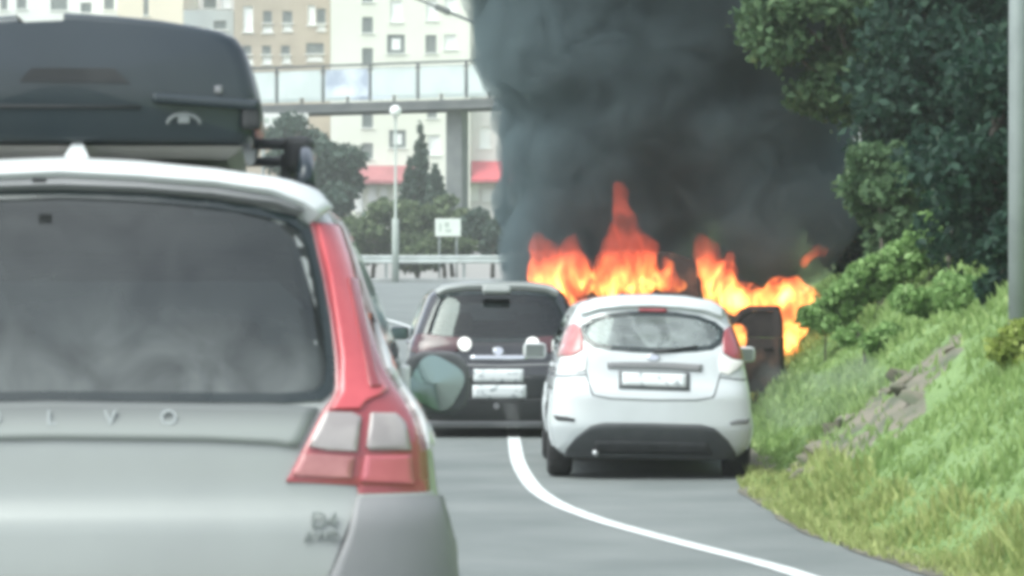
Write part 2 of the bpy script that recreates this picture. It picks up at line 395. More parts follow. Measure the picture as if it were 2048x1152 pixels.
def wheel(parent, x, y, r, wd, sg, rimmat='alloy', tyre='rubber'):
    root = empty('wheel'); root.parent = parent; root.location = (x, y, r); root.rotation_euler = (0, 0, 0 if sg > 0 else math.pi)
    h = wd/2; ri = r*.66
    lathe('tyre', [(-h*.8, ri), (-h, ri+.02), (-h, r-.035), (-h*.82, r-.008), (-h*.5, r), (h*.5, r), (h*.82, r-.008), (h, r-.035), (h, ri+.02), (h*.8, ri)], tyre, root)
    lathe('rim', [(h*.82, ri), (h*.7, ri-.02), (h*.35, ri-.03), (h*.35, .05), (h*.55, .04), (h*.55, .001)], rimmat, root)
    bm = bmesh.new()
    for k in range(5):
        a = 2*math.pi*k/5
        box_bm(bm, (h*.52, math.cos(a)*ri*.5, math.sin(a)*ri*.5), (.03, .05, ri*.95), .008, 1, Matrix.Rotation(a-math.pi/2, 3, 'X').transposed() if False else Matrix.Rotation(math.pi/2-a, 3, 'X').inverted())
    link('spokes', bm_mesh('spokes', bm), rimmat, root)
    return root
def arch(b, parent, y, r, sg, mat, wd=.06, proud=.012, a0=-8, a1=188):
    v, f = [], []; n = 26
    for i in range(n+1):
        t = R(a0+(a1-a0)*i/n)
        for rr, pr in ((r+.02, -.06), (r+.02, proud), (r+.02+wd, proud*.7), (r+.02+wd, -.01)):
            yy = y+rr*math.cos(t); zz = max(r+rr*math.sin(t), .14)
            p = b.side(yy, max(zz, b.z0), sg); v.append((p.x+sg*pr, yy, zz))
    for i in range(n):
        for k in range(3): f.append((i*4+k, i*4+k+1, (i+1)*4+k+1, (i+1)*4+k))
    bm = bmesh.new(); me = mesh('wheel_arch', v, f); bm.from_mesh(me); bmesh.ops.recalc_face_normals(bm, faces=bm.faces[:]); bm.to_mesh(me); bm.free()
    return link('wheel_arch', me, mat, parent)
def seats(parent, ys, z, xs=(-.36, .36), h=.58, mat='seat'):
    for y in ys:
        for x in xs:
            s = boxo('seat', (x, y, z+.08), (.46, .48, .16), mat, parent, .05)
            boxo('backrest', (x, y-.24, z+.08+h/2), (.46, .14, h), mat, s, .05, Matrix.Rotation(R(10), 3, 'X'))
            boxo('headrest', (x, y-.31, z+h+.20), (.25, .09, .17), mat, s, .035)
def shell(b, root, paint, cuts, arches):
    cuts2 = [(k, shrink(p, .035, .035)) for k, p in cuts]
    v, f = b.build(cuts, arches); body = link('body', mesh('body', v, f, True), paint, root)
    v, f = b.build(cuts2, arches, off=.02); link('cabin_lining', mesh('cabin_lining', v, f, True), 'lining', root)
    return body

# ================================================================== THE SETTING: terrain, road
prof = pchip([(-60, 0), (45, 0), (60, .42), (80, 1.12), (100, 1.62), (120, 1.98), (134, 2.2), (145, 2.6), (170, 3.6), (210, 5), (290, 6), (1200, 7)])
Xe = pchip([(-60, 4.2), (5, 3.7), (9, 3.25), (11, 2.8), (13, 2.4), (15, 2.06), (17.6, 1.75), (21, 1.68), (24, 1.98), (30, 2.2), (36, 2.42), (45, 2.6), (80, 3.0), (1200, 3.0)])
xl = pchip([(-60, -6.5), (38, -6.5), (70, -16), (100, -42), (132, -60), (1200, -60)])
def bump(x, y): return .05*np.sin(1.7*x+.6*y)+.04*np.sin(.9*x-1.3*y+1)+.03*np.sin(3.1*x+2.3*y+2)+.02*np.sin(5.3*x-4.1*y)
def bank(d, x, y):
    d = np.asarray(d, float); s = np.clip((d-.10)/.5, 0, 1); s = s*s*(3-2*s)
    core = .785*np.maximum(d-.12, 0)*s
    core = np.where(core > 4.2, 4.2+(core-4.2)*.25, core)
    return core+bump(x, y)*np.clip(d/1.2, 0, 1)
def ground_z(x, y):
    z = prof(y); d = x-Xe(y)
    if d > 0:
        fade = min(1, max(0, (135-y)/30)); z += float(bank(d, x, y))*fade
    return z
YS = [-60, -40, -20, -10, -5, 0, 3, 5, 7]+[8+.25*i for i in range(149)]+[46+2*i for i in range(48)]+[145, 150, 160, 170, 190, 210, 240, 290, 400, 500, 700]
DR = [-.3, 0, .08, .16, .25, .35, .5, .65, .8, 1, 1.2, 1.45, 1.7, 2, 2.3, 2.7, 3.1, 3.6, 4.1, 4.7, 5.4, 6.2, 7.2, 8.5, 10, 13, 18, 30, 60, 150, 250]
DL = [200, 150, 60, 25, 10, 4, 1, .2, -.3]
def sheet(cols):
    v, f = [], []
    for y in YS:
        for c in cols(y): v.append(c)
    n = len(cols(0))
    for i in range(len(YS)-1):
        for k in range(n-1): f.append((i*n+k, i*n+k+1, (i+1)*n+k+1, (i+1)*n+k))
    return v, f
m, t, p = nmat('grass_ground')                       # green turf, dry and yellowish along the asphalt edge
tc = t.nodes.new('ShaderNodeTexCoord')
n1 = t.nodes.new('ShaderNodeTexNoise'); n1.inputs['Scale'].default_value = .9; n1.inputs['Detail'].default_value = 6
cr = t.nodes.new('ShaderNodeValToRGB'); E = cr.color_ramp.elements
E[0].position = .32; E[0].color = (.15, .24, .085, 1); E[1].position = .68; E[1].color = (.22, .33, .13, 1)
n2 = t.nodes.new('ShaderNodeTexNoise'); n2.inputs['Scale'].default_value = 22; n2.inputs['Detail'].default_value = 4
b_ = t.nodes.new('ShaderNodeBump'); b_.inputs['Strength'].default_value = .9; b_.inputs['Distance'].default_value = .06
for n in (n1, n2): t.links.new(tc.outputs['Object'], n.inputs['Vector'])
t.links.new(n1.outputs['Fac'], cr.inputs[0]); t.links.new(cr.outputs[0], p.inputs['Base Color'])
t.links.new(n2.outputs['Fac'], b_.inputs['Height']); t.links.new(b_.outputs[0], p.inputs['Normal']); p.inputs['Roughness'].default_value = .95
M['turf'] = m
def rcol(y):
    e = Xe(y); return [(e+d, y, ground_z(e+d, y)-(.05 if d < 0 else .01 if d == 0 else 0)) for d in DR]
def lcol(y):
    e = xl(y); return [(e-d, y, prof(y)+(0 if d > 0 else -.05)) for d in DL]
v1, f1 = sheet(lcol); v2, f2 = sheet(rcol)
ground = link('ground', mesh('ground', v1+v2, f1+[tuple(i+len(v1) for i in q) for q in f2], True), 'turf')
tag(ground, 'grassy bank and open ground on both sides of the road', 'ground', kind='structure')
def roadcol(y):
    a, b = xl(y), Xe(y); return [(a+(b-a)*k/8, y, prof(y)) for k in range(9)]
v, f = sheet(roadcol); keep = [q for q in f if v[q[0]][1] < 133]
road = tag(link('road', mesh('road', v, keep, True), 'asphalt'), 'grey asphalt road curving away to the left', 'road', kind='structure')
# soil strip along the edge of the asphalt
v, f = [], []; ys = [y for y in YS if 5 <= y <= 60]
for y in ys:
    e = Xe(y); j = .015*math.sin(5*y)+.02*math.sin(2.3*y+1)
    for d in (-.07+j, -.02, .06, .14+j): v.append((e+d, y, ground_z(max(e+d, e), y)+.006+(.012 if -.05 < d < .2 else 0)))
for i in range(len(ys)-1):
    for k in range(3): f.append((i*4+k, i*4+k+1, i*4+5+k, i*4+4+k))
tag(link('soil_verge', mesh('soil_verge', v, f, True), 'dirt'), 'strip of bare dark soil along the right edge of the asphalt', 'soil', kind='structure')
# white edge line
LX = pchip([(-20, 5.4), (2, 3.4), (5, 2.75), (8, 2.28), (11, 1.90), (13, 1.66), (14.9, 1.38), (16.5, .98), (18.4, .53), (20.1, .27), (21.9, .14), (25.5, .045), (29, .02), (40, -.05), (60, -1.2), (90, -7), (120, -18)])
v, f = [], []; ys = [-20+.5*i for i in range(281)]
for y in ys:
    s = (LX(y+.1)-LX(y-.1))/.2; w = .062*math.sqrt(1+s*s)
    for k in (-1, 1): v.append((LX(y)+k*w, y, prof(y)+.005))
f = [(2*i, 2*i+1, 2*i+3, 2*i+2) for i in range(len(ys)-1)]
tag(link('road_marking', mesh('road_marking', v, f), 'line'), 'solid white edge line curving between the lane and the shoulder', 'road marking', kind='structure')

# ================================================================== ESTATE CAR WITH ROOF BOX (nearest, left)
EY = 7.3; EX = (97-1024)/FPX*EY
def V(px, py):
    yy = .10 if py > 820 else .13+.21*(820-py)/400
    s = FPX/(EY+.05+yy); return ((px-97)/s, CAMH-(py-H0)/s)
def VV(*a): return [V(*p) for p in a]
est = empty('estate_car', (EX, EY, 0), (0, 0, R(4)))
tag(est, 'silver white estate car carrying the roof box, nearest car on the left', 'car')
eb = Body(w=[(.24, .90), (.40, .965), (.55, .99), (.67, .99), (.76, .982), (.865, .962), (.985, .948), (1.07, .91), (1.13, .862), (1.225, .816), (1.325, .778), (1.42, .745), (1.52, .708), (1.575, .682), (1.61, .65), (1.64, .60), (1.665, .52), (1.69, .40), (1.71, .25), (1.725, .06)],
          yr=[(.24, .14), (.40, .03), (.6, 0), (.8, .02), (.86, .06), (1.0, .08), (1.08, .11), (1.2, .17), (1.5, .30), (1.58, .34), (1.63, .37), (1.67, .42), (1.695, .5), (1.71, .62), (1.725, 1.0)],
          yf=[(.24, 4.55), (.4, 4.76), (.6, 4.82), (.8, 4.7), (.9, 4.45), (1.0, 3.8), (1.1, 3.45), (1.3, 3.0), (1.5, 2.55), (1.6, 2.25), (1.68, 1.95), (1.725, 1.5)],
          Rr=.42, n=5.0, taper=lambda y, z: 1+.10*min(1, max(0, (z-1.0)/.2))*min(1, max(0, (y-.35)/1.4)))
eglass = sym(smooth_poly(VV((97, 384), (300, 392), (470, 412), (566, 434), (598, 470), (624, 560), (644, 660), (654, 745), (640, 796), (560, 806), (97, 800)))[:-6]) if False else None
gh = VV((97, 382), (200, 386), (300, 392), (400, 402), (480, 414), (560, 433), (590, 452), (606, 490), (624, 560), (636, 620), (646, 680), (654, 745), (650, 785), (630, 802), (560, 806), (400, 804), (250, 802), (97, 800))
gpoly = gh+[(-x, z) for x, z in reversed(gh[1:-1])]
side_win = [(.55, 1.12), (.62, 1.30), (.95, 1.53), (2.2, 1.56), (2.62, 1.45), (3.1, 1.14)]
wind = [(-.62, 1.50), (.62, 1.50), (.78, 1.12), (-.78, 1.12)]
shell(eb, est, 'silver', [('rear', shrink(gpoly, .03, .03)), ('side', shrink(side_win, .04, .04)), ('front', shrink(wind, .05, .04))], [(.98, .345), (3.78, .345)])
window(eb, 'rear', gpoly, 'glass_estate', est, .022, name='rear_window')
for sg in (1, -1): window(eb, 'side', side_win, 'glass_dark', est, .04, sg, 'side_window')
window(eb, 'front', wind, 'glass_tint', est, .05, name='windscreen')
# roof spoiler with a darker lip
sp_t = both(VV((97, 346), (250, 352), (400, 366), (530, 385), (585, 402), (612, 432)))
sp_b = both(VV((97, 371), (250, 377), (400, 387), (510, 403), (570, 428), (592, 446)))
sp = strip('roof_spoiler', eb.rear, sp_t, sp_b, 'white', est, off=.045, depth=.05, nc=60)
strip('spoiler_lip', eb.rear, both(VV((97, 372), (250, 378), (400, 388), (520, 406), (575, 426))), both(VV((97, 384), (250, 388), (400, 399), (520, 417), (565, 434))), 'bumperp', sp, off=.028, depth=.03, nc=60)
boxo('washer_nozzle', (-.045, .26, 1.652), (.035, .03, .012), 'darkp', sp, .004)
fin_v = [(-.047, 0, 0), (.047, 0, 0), (.03, .16, 0), (-.03, .16, 0), (-.006, .10, .085), (.006, .10, .085), (.006, .15, .08), (-.006, .15, .08), (-.018, .05, .05), (.018, .05, .05)]
bm = bmesh.new(); [bm.verts.new(p) for p in fin_v]; bmesh.ops.convex_hull(bm, input=bm.verts[:])
fin = link('antenna_fin', bm_mesh('antenna_fin', bm), 'white', est); fin.location = (.035, .40, 1.690)
# added strip under the letters, the veil glare's fade painted into its colour
strip('glare_fade_strip', eb.rear, both(VV((97, 802), (400, 808), (560, 812), (622, 818))), both(VV((97, 876), (400, 880), (540, 888), (584, 896))), 'fadegrey', est, off=.009, depth=.012, nc=40)
for k, ch in enumerate('VOLVO'):
    x = (k-2)*.1435; p_ = eb.rear(x, V(97, 835)[1]); text('letter', ch, .052, 'letter', est, (p_.x, p_.y-.012, p_.z), (R(84), 0, 0))
for ch, px, py, sz in (('D4', 637, 1037, .055), ('AWD', 632, 1068, .036)):
    x, z = V(px, py); p_ = eb.rear(x, z); text('badge', ch, sz, 'badge', est, (p_.x, p_.y-.006, z), (R(90), 0, R(6)))
# tail lamps, both sides
def both_sides(name, poly, mat, parent, off, depth=.02, nr=14, nc=8):
    a = patch(name, eb.rear, poly, mat, parent, off, depth, nr, nc); patch(name, eb.rear, mir(poly), mat, parent, off, depth, nr, nc)
for sg in (1, -1):
    fx = (lambda poly: poly) if sg > 0 else mir
    L_ = empty('tail_lamp'); L_.parent = est
    patch('lamp_housing', eb.rear, fx(VV((592, 444), (650, 445), (676, 510), (703, 590), (730, 670), (758, 745), (796, 796), (826, 842), (842, 905), (848, 992), (704, 990), (700, 965), (560, 962), (590, 905), (634, 822), (656, 790), (652, 720), (640, 640), (620, 550))), 'darkred', L_, .006, .02, 40, 12)
    patch('upper_lens', eb.rear, fx(VV((602, 452), (643, 452), (666, 510), (688, 590), (710, 670), (732, 745), (762, 790), (716, 806), (708, 822), (650, 822), (664, 790), (664, 720), (650, 640), (632, 550))), 'red', L_, .014, .01, 30, 8)
    patch('lens_insert', eb.rear, fx(VV((664, 560), (684, 560), (706, 650), (728, 745), (742, 782), (720, 782), (700, 700))), 'darkred', L_, .018, .01, 12, 5)
    patch('reversing_lens', eb.rear, fx(VV((640, 828), (710, 832), (700, 904), (602, 899))), 'clear', L_, .014, .01, 8, 8)
    patch('inner_lens', eb.rear, fx(VV((596, 907), (698, 912), (690, 956), (570, 952))), 'pinkred', L_, .012, .01, 8, 8)
    patch('indicator_lens', eb.rear, fx(VV((728, 832), (775, 834), (795, 850), (806, 905), (718, 902))), 'clear', L_, .015, .01, 8, 8)
    patch('stop_lens', eb.rear, fx(VV((716, 912), (806, 914), (812, 972), (708, 966))), 'stopred', L_, .015, .01, 8, 8)
    patch('lamp_trim', eb.rear, fx(VV((702, 990), (856, 992), (858, 1003), (700, 1001))), 'silver', L_, .016, .02, 4, 10)
    strip('pillar_edge', eb.rear, *([fx(VV((664, 436), (690, 500), (718, 580), (746, 660), (776, 738), (812, 788), (842, 834), (860, 895)))]+[fx(VV((651, 444), (678, 510), (705, 590), (732, 670), (760, 745), (798, 796), (828, 842), (844, 905)))]), 'white', est, .012, .02, 30, 3)
    # bumper corner
    patch('bumper_corner', eb.rear, fx(VV((697, 1006), (858, 1006), (872, 1060), (880, 1090), (900, 1110), (960, 1160), (960, 1400), (560, 1400), (600, 1240), (645, 1152), (680, 1070))), 'bumperp', est, .03, .05, 24, 14)
    s_ = lambda y, z: eb.side(y, z, sg)
    for ya in (.98, 3.78):
        arch(eb, est, ya, .345, sg, 'bumperp', wd=.085, proud=.03)
        wheel(est, sg*.86, ya, .345, .235, sg)
    # tailgate shut line
    patch('shut_line', eb.rear, fx(VV((700, 1003), (706, 1003), (650, 1152), (560, 1390), (553, 1390), (643, 1152))), 'darkp', est, .0335 if False else .002, .002, 14, 2)
    # side trim, doors, handles
    patch('side_cladding', s_, [(1.45, .30), (3.32, .30), (3.32, .44), (1.45, .44)], 'bumperp', est, .018, .03, 4, 16, flip=sg < 0)
    for yd in (1.55, 2.62):
        hd = patch('door_handle', s_, [(yd-.01, .935), (yd+.22, .945), (yd+.22, .975), (yd-.01, .965)], 'white', est, .05, .03, 6, 8, flip=sg < 0)
    for yd in (1.42, 2.46, 3.42): patch('door_gap', s_, [(yd, .46), (yd+.008, .46), (yd+.008, 1.08), (yd, 1.08)], 'darkp', est, .0015, .002, 6, 1, flip=sg < 0)
strip('bumper', eb.rear, [(-.68, .57), (-.3, .585), (.3, .585), (.68, .57)], [(-.68, .26), (-.3, .26), (.3, .26), (.68, .26)], 'bumperp', est, .032, .05, 30)
pl = boxo('number_plate', (0, -.04, .50), (.52, .02, .11), 'plate', est, .004)
boxo('underbody', (0, 2.4, .27), (1.5, 4.2, .1), 'darkp', est, .02)
seats(est, (1.75, 2.55), .42)
# door mirrors
for sg in (1, -1):
    if sg > 0:
        q = est.matrix_basis.inverted() @ W(873, 766, EY+2.52)
        base = q
    else: base = Vector((-q.x, q.y, q.z))
    mr_ = empty('door_mirror'); mr_.parent = est; mr_.location = base
    bm = bmesh.new(); bmesh.ops.create_uvsphere(bm, u_segments=24, v_segments=14, radius=1)
    for v_ in bm.verts:
        c = v_.co; e = 3.2
        r_ = (abs(c.x)**e+abs(c.z)**e)**(1/e) if abs(c.x)+abs(c.z) > 1e-6 else 1
        k_ = math.hypot(c.x, c.z)/max(r_, 1e-6)
        v_.co = Vector((c.x*k_*.108, max(c.y, -.25)*.12+.02, c.z*k_*.105))
    link('mirror_housing', bm_mesh('mirror_housing', bm, True), 'plastic', mr_)
    mo = [(math.copysign(abs(math.cos(t))**.6, math.cos(t))*.082, math.copysign(abs(math.sin(t))**.6, math.sin(t))*.080) for t in [2*math.pi*i/28 for i in range(28)]]
    v_ = [(x, -.022+(-.010 if False else 0), z) for x, z in mo]+[(0, -.024, 0)]
    mg = link('mirror_pane', mesh('mirror_pane', v_, [(i, (i+1) % 28, 28) for i in range(28)]), 'mirror', mr_)
    mg.rotation_euler = (R(-2.6), R(30), R(-4)*sg)
    boxo('mirror_arm', (-sg*.15, .04, -.06), (.16, .07, .05), 'white', mr_, .015)
    boxo('mirror_cap', (-sg*.100, .0, .01), (.03, .05, .10), 'white', mr_, .012)
# roof rails
for sg in (1, -1):
    tube('roof_rail', [(sg*.625, .50, 1.655), (sg*.625, .56, 1.70), (sg*.625, .66, 1.738), (sg*.625, .85, 1.75), (sg*.64, 1.6, 1.775), (sg*.63, 2.1, 1.765), (sg*.62, 2.35, 1.70), (sg*.62, 2.42, 1.66)], [.024, .022, .020, .019, .019, .019, .02, .024], 'box', est)
# ---- roof box and its bars are loads carried on the car
def B_(px, py): s = FPX/7.85; return ((px-97)/s*.93, CAMH-(py-H0)/s)
rb = empty('roof_box', (EX, EY, 0), (0, 0, R(4))); tag(rb, 'dark grey plastic roof box strapped on top of the silver white estate car', 'roof box')
half = [B_(*p) for p in ((97, 28), (200, 33), (300, 42), (380, 54), (430, 64), (462, 78), (480, 100), (492, 130), (502, 165), (511, 205), (513, 222), (506, 244), (497, 270), (485, 290))]
prof2 = half+[(-x, z) for x, z in reversed(half[1:])]
zb = half[-1][1]; ys_ = [(.455, .90, .88), (.462, .95, .94), (.48, .985, .98), (.52, 1, 1), (.9, 1.01, 1.01), (1.6, 1.0, 1.0), (2.1, .95, .9), (2.45, .84, .70), (2.62, .70, .48), (2.68, .55, .30)]
v, f = [], []; n = len(prof2)
for y, sx, sz in ys_:
    for x, z in prof2: v.append((x*sx, y, zb+.13+(z-zb-.13)*sz))
for i in range(len(ys_)-1):
    for k in range(n-1): f.append((i*n+k, i*n+k+1, (i+1)*n+k+1, (i+1)*n+k))
v.append((0, .452, zb+.16)); c_ = len(v)-1
for k in range(n-1): f.append((k+1, k, c_))
f.append((0, n-1, c_)); f.append(tuple((len(ys_)-1)*n+k for k in range(n)))
me = mesh('lid', v, f); bm = bmesh.new(); bm.from_mesh(me); bmesh.ops.recalc_face_normals(bm, faces=bm.faces[:]); bm.to_mesh(me); bm.free()
me.polygons.foreach_set('use_smooth', [True]*len(me.polygons)); link('lid', me, 'box', rb)
strip_v = [(-.46, .5, zb-.004), (.46, .5, zb-.004), (.44, 2.3, zb-.002), (-.44, 2.3, zb-.002), (-.42, .56, zb-.035), (.42, .56, zb-.035), (.40, 2.2, zb-.035), (-.40, 2.2, zb-.035)]
link('underside', mesh('underside', strip_v, [(0, 1, 5, 4), (1, 2, 6, 5), (2, 3, 7, 6), (3, 0, 4, 7), (4, 5, 6, 7)]), 'boxunder', rb)
x0, z0 = B_(398, 207); boxo('lid_lip', (x0, .452, z0), (.275, .05, .026), 'box', rb, .01, Matrix.Rotation(R(4), 3, 'Y'))
x1, z1 = B_(118, 156); q_ = B_(5, 168), B_(30, 142), B_(205, 142), B_(236, 170)
link('grip_recess', mesh('grip_recess', [(x, .449, z) for x, z in q_]+[(x, .47, z) for x, z in q_], [(0, 1, 2, 3), (0, 4, 5, 1), (1, 5, 6, 2), (2, 6, 7, 3), (3, 7, 4, 0)]), 'darkp', rb)
lx, lz = B_(352, 243); pts_ = []
for i in range(13): a = math.pi*i/12; pts_.append((lx-.042*math.cos(a), .448, lz-.012+.026*math.sin(a)))
tube('logo', pts_, [.005]*13, 'boxlogo', rb, 6)
boxo('logo_mark', (lx, .448, lz), (.03, .006, .02), 'boxlogo', rb, .003)
boxo('hinge', (B_(495, 232)[0], .47, B_(495, 232)[1]), (.05, .07, .08), 'darkp', rb, .012)
boxo('lock', (B_(425, 183)[0], .453, B_(425, 183)[1]), (.02, .01, .02), 'alloy', rb, .004)
tube('seam', [(-.545, .47, zb+.098), (-.40, .449, zb+.094), (0, .4475, zb+.094), (.2, .4475, zb+.094)], .004, 'darkp', rb, 6)
for k, yb in enumerate((.85, 1.9)):
    cb = empty('roof_bar', (EX, EY, 0), (0, 0, R(4)))
    tag(cb, ['dark roof bar under the rear end of the roof box', 'dark roof bar under the front end of the roof box'][k], 'roof bar', 'roof bars of the estate car')
    boxo('bar', (0, yb, 1.805-.03), (1.3, .06, .028), 'darkp', cb, .01)
    for sg in (1, -1):
        bm = bmesh.new(); box_bm(bm, (sg*.605, yb, 1.745), (.075, .10, .10), .02); box_bm(bm, (sg*.575, yb, 1.70), (.035, .07, .10), .01)
        link('foot', bm_mesh('foot', bm), 'darkp', cb)

# ================================================================== WHITE HATCHBACK (on the shoulder)
FY = 22.4; FXC = (1303-1024)/FPX*FY
FS = FPX/FY; fq = 257.5/FS
def fz(z): return CAMH-(CAMH-z)*fq
def F(px, py): return ((px-1303)/FS, CAMH-(py-H0)/FS)
def FF(*a): return [F(*p) for p in a]
hat = empty('hatchback', (FXC, FY, -.012), (0, R(1.1), R(.3)))
tag(hat, 'white hatchback stopped on the shoulder in front of the flames', 'car')
fb = Body(w=[(fz(a), b*fq) for a, b in [(.13, .70), (.2, .765), (.30, .79), (.38, .80), (.57, .785), (.70, .768), (.805, .748), (.90, .728), (1.0, .70), (1.155, .642), (1.27, .592), (1.32, .562), (1.355, .50), (1.38, .40), (1.395, .25), (1.405, .06)]],
          yr=[(fz(a), b) for a, b in [(.13, .16), (.25, .06), (.40, 0), (.60, .0), (.66, .015), (.74, .05), (.95, .10), (1.0, .13), (1.26, .30), (1.33, .34), (1.37, .42), (1.39, .55), (1.405, .95)]],
          yf=[(fz(a), b) for a, b in [(.13, 3.7), (.3, 3.84), (.5, 3.9), (.7, 3.75), (.86, 3.35), (.95, 2.95), (1.1, 2.5), (1.27, 2.05), (1.35, 1.85), (1.405, 1.35)]],
          Rr=.36, n=3.8, taper=lambda y, z: 1+.08*min(1, max(0, (z-.85)/.2))*min(1, max(0, (y-.35)/1.2)))
fh = FF((1303, 619), (1350, 621), (1395, 627), (1430, 639), (1447, 653), (1449, 668), (1440, 684), (1422, 695), (1390, 699), (1350, 702), (1303, 703))
fpoly = fh+[(-x, z) for x, z in reversed(fh[1:-1])]
fside = [(a, fz(b)) for a, b in [(.60, .98), (.95, 1.22), (1.7, 1.27), (2.1, 1.18), (2.6, .93), (1.4, .93)]]
fwind = [(a*fq, fz(b)) for a, b in [(-.50, 1.27), (.50, 1.27), (.64, .98), (-.64, .98)]]
shell(fb, hat, 'hatchwhite', [('rear', shrink(fpoly, .04, .03)), ('side', shrink(fside, .05, .04)), ('front', shrink(fwind, .04, .03))], [(.66, .295), (3.12, .295)])
rw = window(fb, 'rear', fpoly, 'glass_clear', hat, .036, name='rear_window')
for sg in (1, -1): window(fb, 'side', fside, 'glass_tint', hat, .04, sg, 'side_window')
window(fb, 'front', fwind, 'glass_tint', hat, .04, name='windscreen')
strip('roof_spoiler', fb.rear, both(FF((1303, 593), (1370, 595), (1420, 603), (1445, 618))), both(FF((1303, 613), (1360, 615), (1410, 621), (1444, 634))), 'hatchwhite', hat, .035, .04, 30)
strip('lamp_or_sheen', fb.rear, FF((1275, 616), (1331, 616)), FF((1275, 622), (1331, 622)), 'darkred', hat, .02, .02, 8, 2)
tube('wiper', [fb.rear(*F(1303, 700))+Vector((0, -.02, 0)), fb.rear(*F(1340, 696))+Vector((0, -.022, 0)), fb.rear(*F(1392, 688))+Vector((0, -.02, 0))], [.014, .011, .006], 'darkp', hat, 8)
for sg in (1, -1):
    fx = (lambda poly: poly) if sg < 0 else mir
    L_ = empty('tail_lamp'); L_.parent = hat
    if sg > 0: L_['label'] = 'darker red tail lamp on the side of the flames'
    patch('red_lens', fb.rear, fx(FF((1146, 648), (1157, 655), (1162, 674), (1163, 700), (1140, 713), (1112, 716), (1096, 716), (1106, 695), (1124, 668), (1138, 652))), 'pinkred' if sg < 0 else 'darkred', L_, .008, .02, 16, 8)
    patch('clear_lens', fb.rear, fx(FF((1168, 703), (1170, 720), (1168, 740), (1152, 744), (1130, 731), (1110, 718), (1140, 716))), 'lampwhite', L_, .011, .02, 10, 8)
    patch('reflector', fb.rear, fx(FF((1106, 832), (1150, 835), (1146, 844), (1110, 842))), 'darkp' if sg < 0 else 'bumperp', hat, .006, .01, 4, 6)
    for ya in (.66, 3.12):
        arch(fb, hat, ya, .295, sg, 'hatchwhite', wd=.05, proud=.012); wheel(hat, sg*.675, ya, .295, .19, sg, tyre='rubber')
    s_ = lambda y, z: fb.side(y, z, sg)
    for yd in (1.35, 2.45): patch('door_gap', s_, [(yd, .30), (yd+.008, .30), (yd+.008, .92), (yd, .92)], 'darkp', hat, .0015, .002, 6, 1, flip=sg < 0)
    patch('door_handle', s_, [(1.45, .82), (1.62, .83), (1.62, .855), (1.45, .845)], 'white', hat, .03, .02, 4, 6, flip=sg < 0)
    m_ = empty('door_mirror'); m_.parent = hat; m_.location = (sg*.86, 2.32, .93)
    boxo('mirror_housing', (0, 0, 0), (.19, .12, .13), 'white', m_, .04); boxo('mirror_pane', (0, -.061, 0), (.15, .004, .10), 'winpane', m_, .0)
strip('boot_strip', fb.rear, FF((1210, 724), (1260, 722), (1346, 722), (1402, 725)), FF((1212, 736), (1260, 735), (1346, 736), (1400, 739)), 'bumperp', hat, .012, .02, 20, 3)
patch('emblem', fb.rear, [(F(1303, 713)[0]+.05*math.cos(t), F(1303, 713)[1]+.022*math.sin(t)) for t in [2*math.pi*i/20 for i in range(20)]], 'chrome', hat, .012, .01, 8, 8)
pb = strip('plate_holder', fb.rear, FF((1234, 739), (1376, 741)), FF((1234, 775), (1376, 777)), 'plastic', hat, .012, .02, 12, 3)
strip('number_plate', fb.rear, FF((1241, 743), (1369, 745)), FF((1241, 770), (1369, 772)), 'plate', pb, .018, .01, 12, 3)
strip('rear_valance', fb.rear, FF((1133, 900), (1150, 876), (1180, 850), (1205, 844), (1303, 843), (1401, 844), (1426, 850), (1456, 876), (1473, 900)), FF((1130, 917), (1170, 917), (1220, 917), (1260, 917), (1303, 917), (1346, 917), (1386, 917), (1436, 917), (1476, 917)), 'valance', hat, .012, .03, 40, 8)
strip('valance_grille', fb.rear, FF((1190, 880), (1303, 878), (1416, 880)), FF((1180, 904), (1303, 903), (1426, 904)), 'darkp', hat, .017, .01, 24, 3)
for nm, tp, bt in (('tailgate_seam', ((1166, 742), (1180, 790), (1215, 797), (1303, 799), (1391, 797), (1426, 790), (1440, 742)), ((1169, 742), (1183, 788), (1217, 794), (1303, 796), (1389, 794), (1423, 788), (1437, 742))),
                   ('bumper_seam', ((1098, 752), (1130, 752), (1168, 748)), (((1098, 755), (1130, 755), (1168, 751)))), ('bumper_seam', ((1438, 748), (1476, 752), (1508, 752)), ((1438, 751), (1476, 755), (1508, 755)))):
    strip(nm, fb.rear, FF(*tp), FF(*bt), 'plastic', hat, .0015, .002, 40, 1)
boxo('underbody', (0, 2.0, .235), (1.1, 3.2, .09), 'darkp', hat, .02)
tube('exhaust_pipe', [(-.42, .05, .205), (-.42, .5, .22)], .025, 'alloy', hat, 10)
seats(hat, (1.25, 2.05), .34, (-.33, .33), .52)

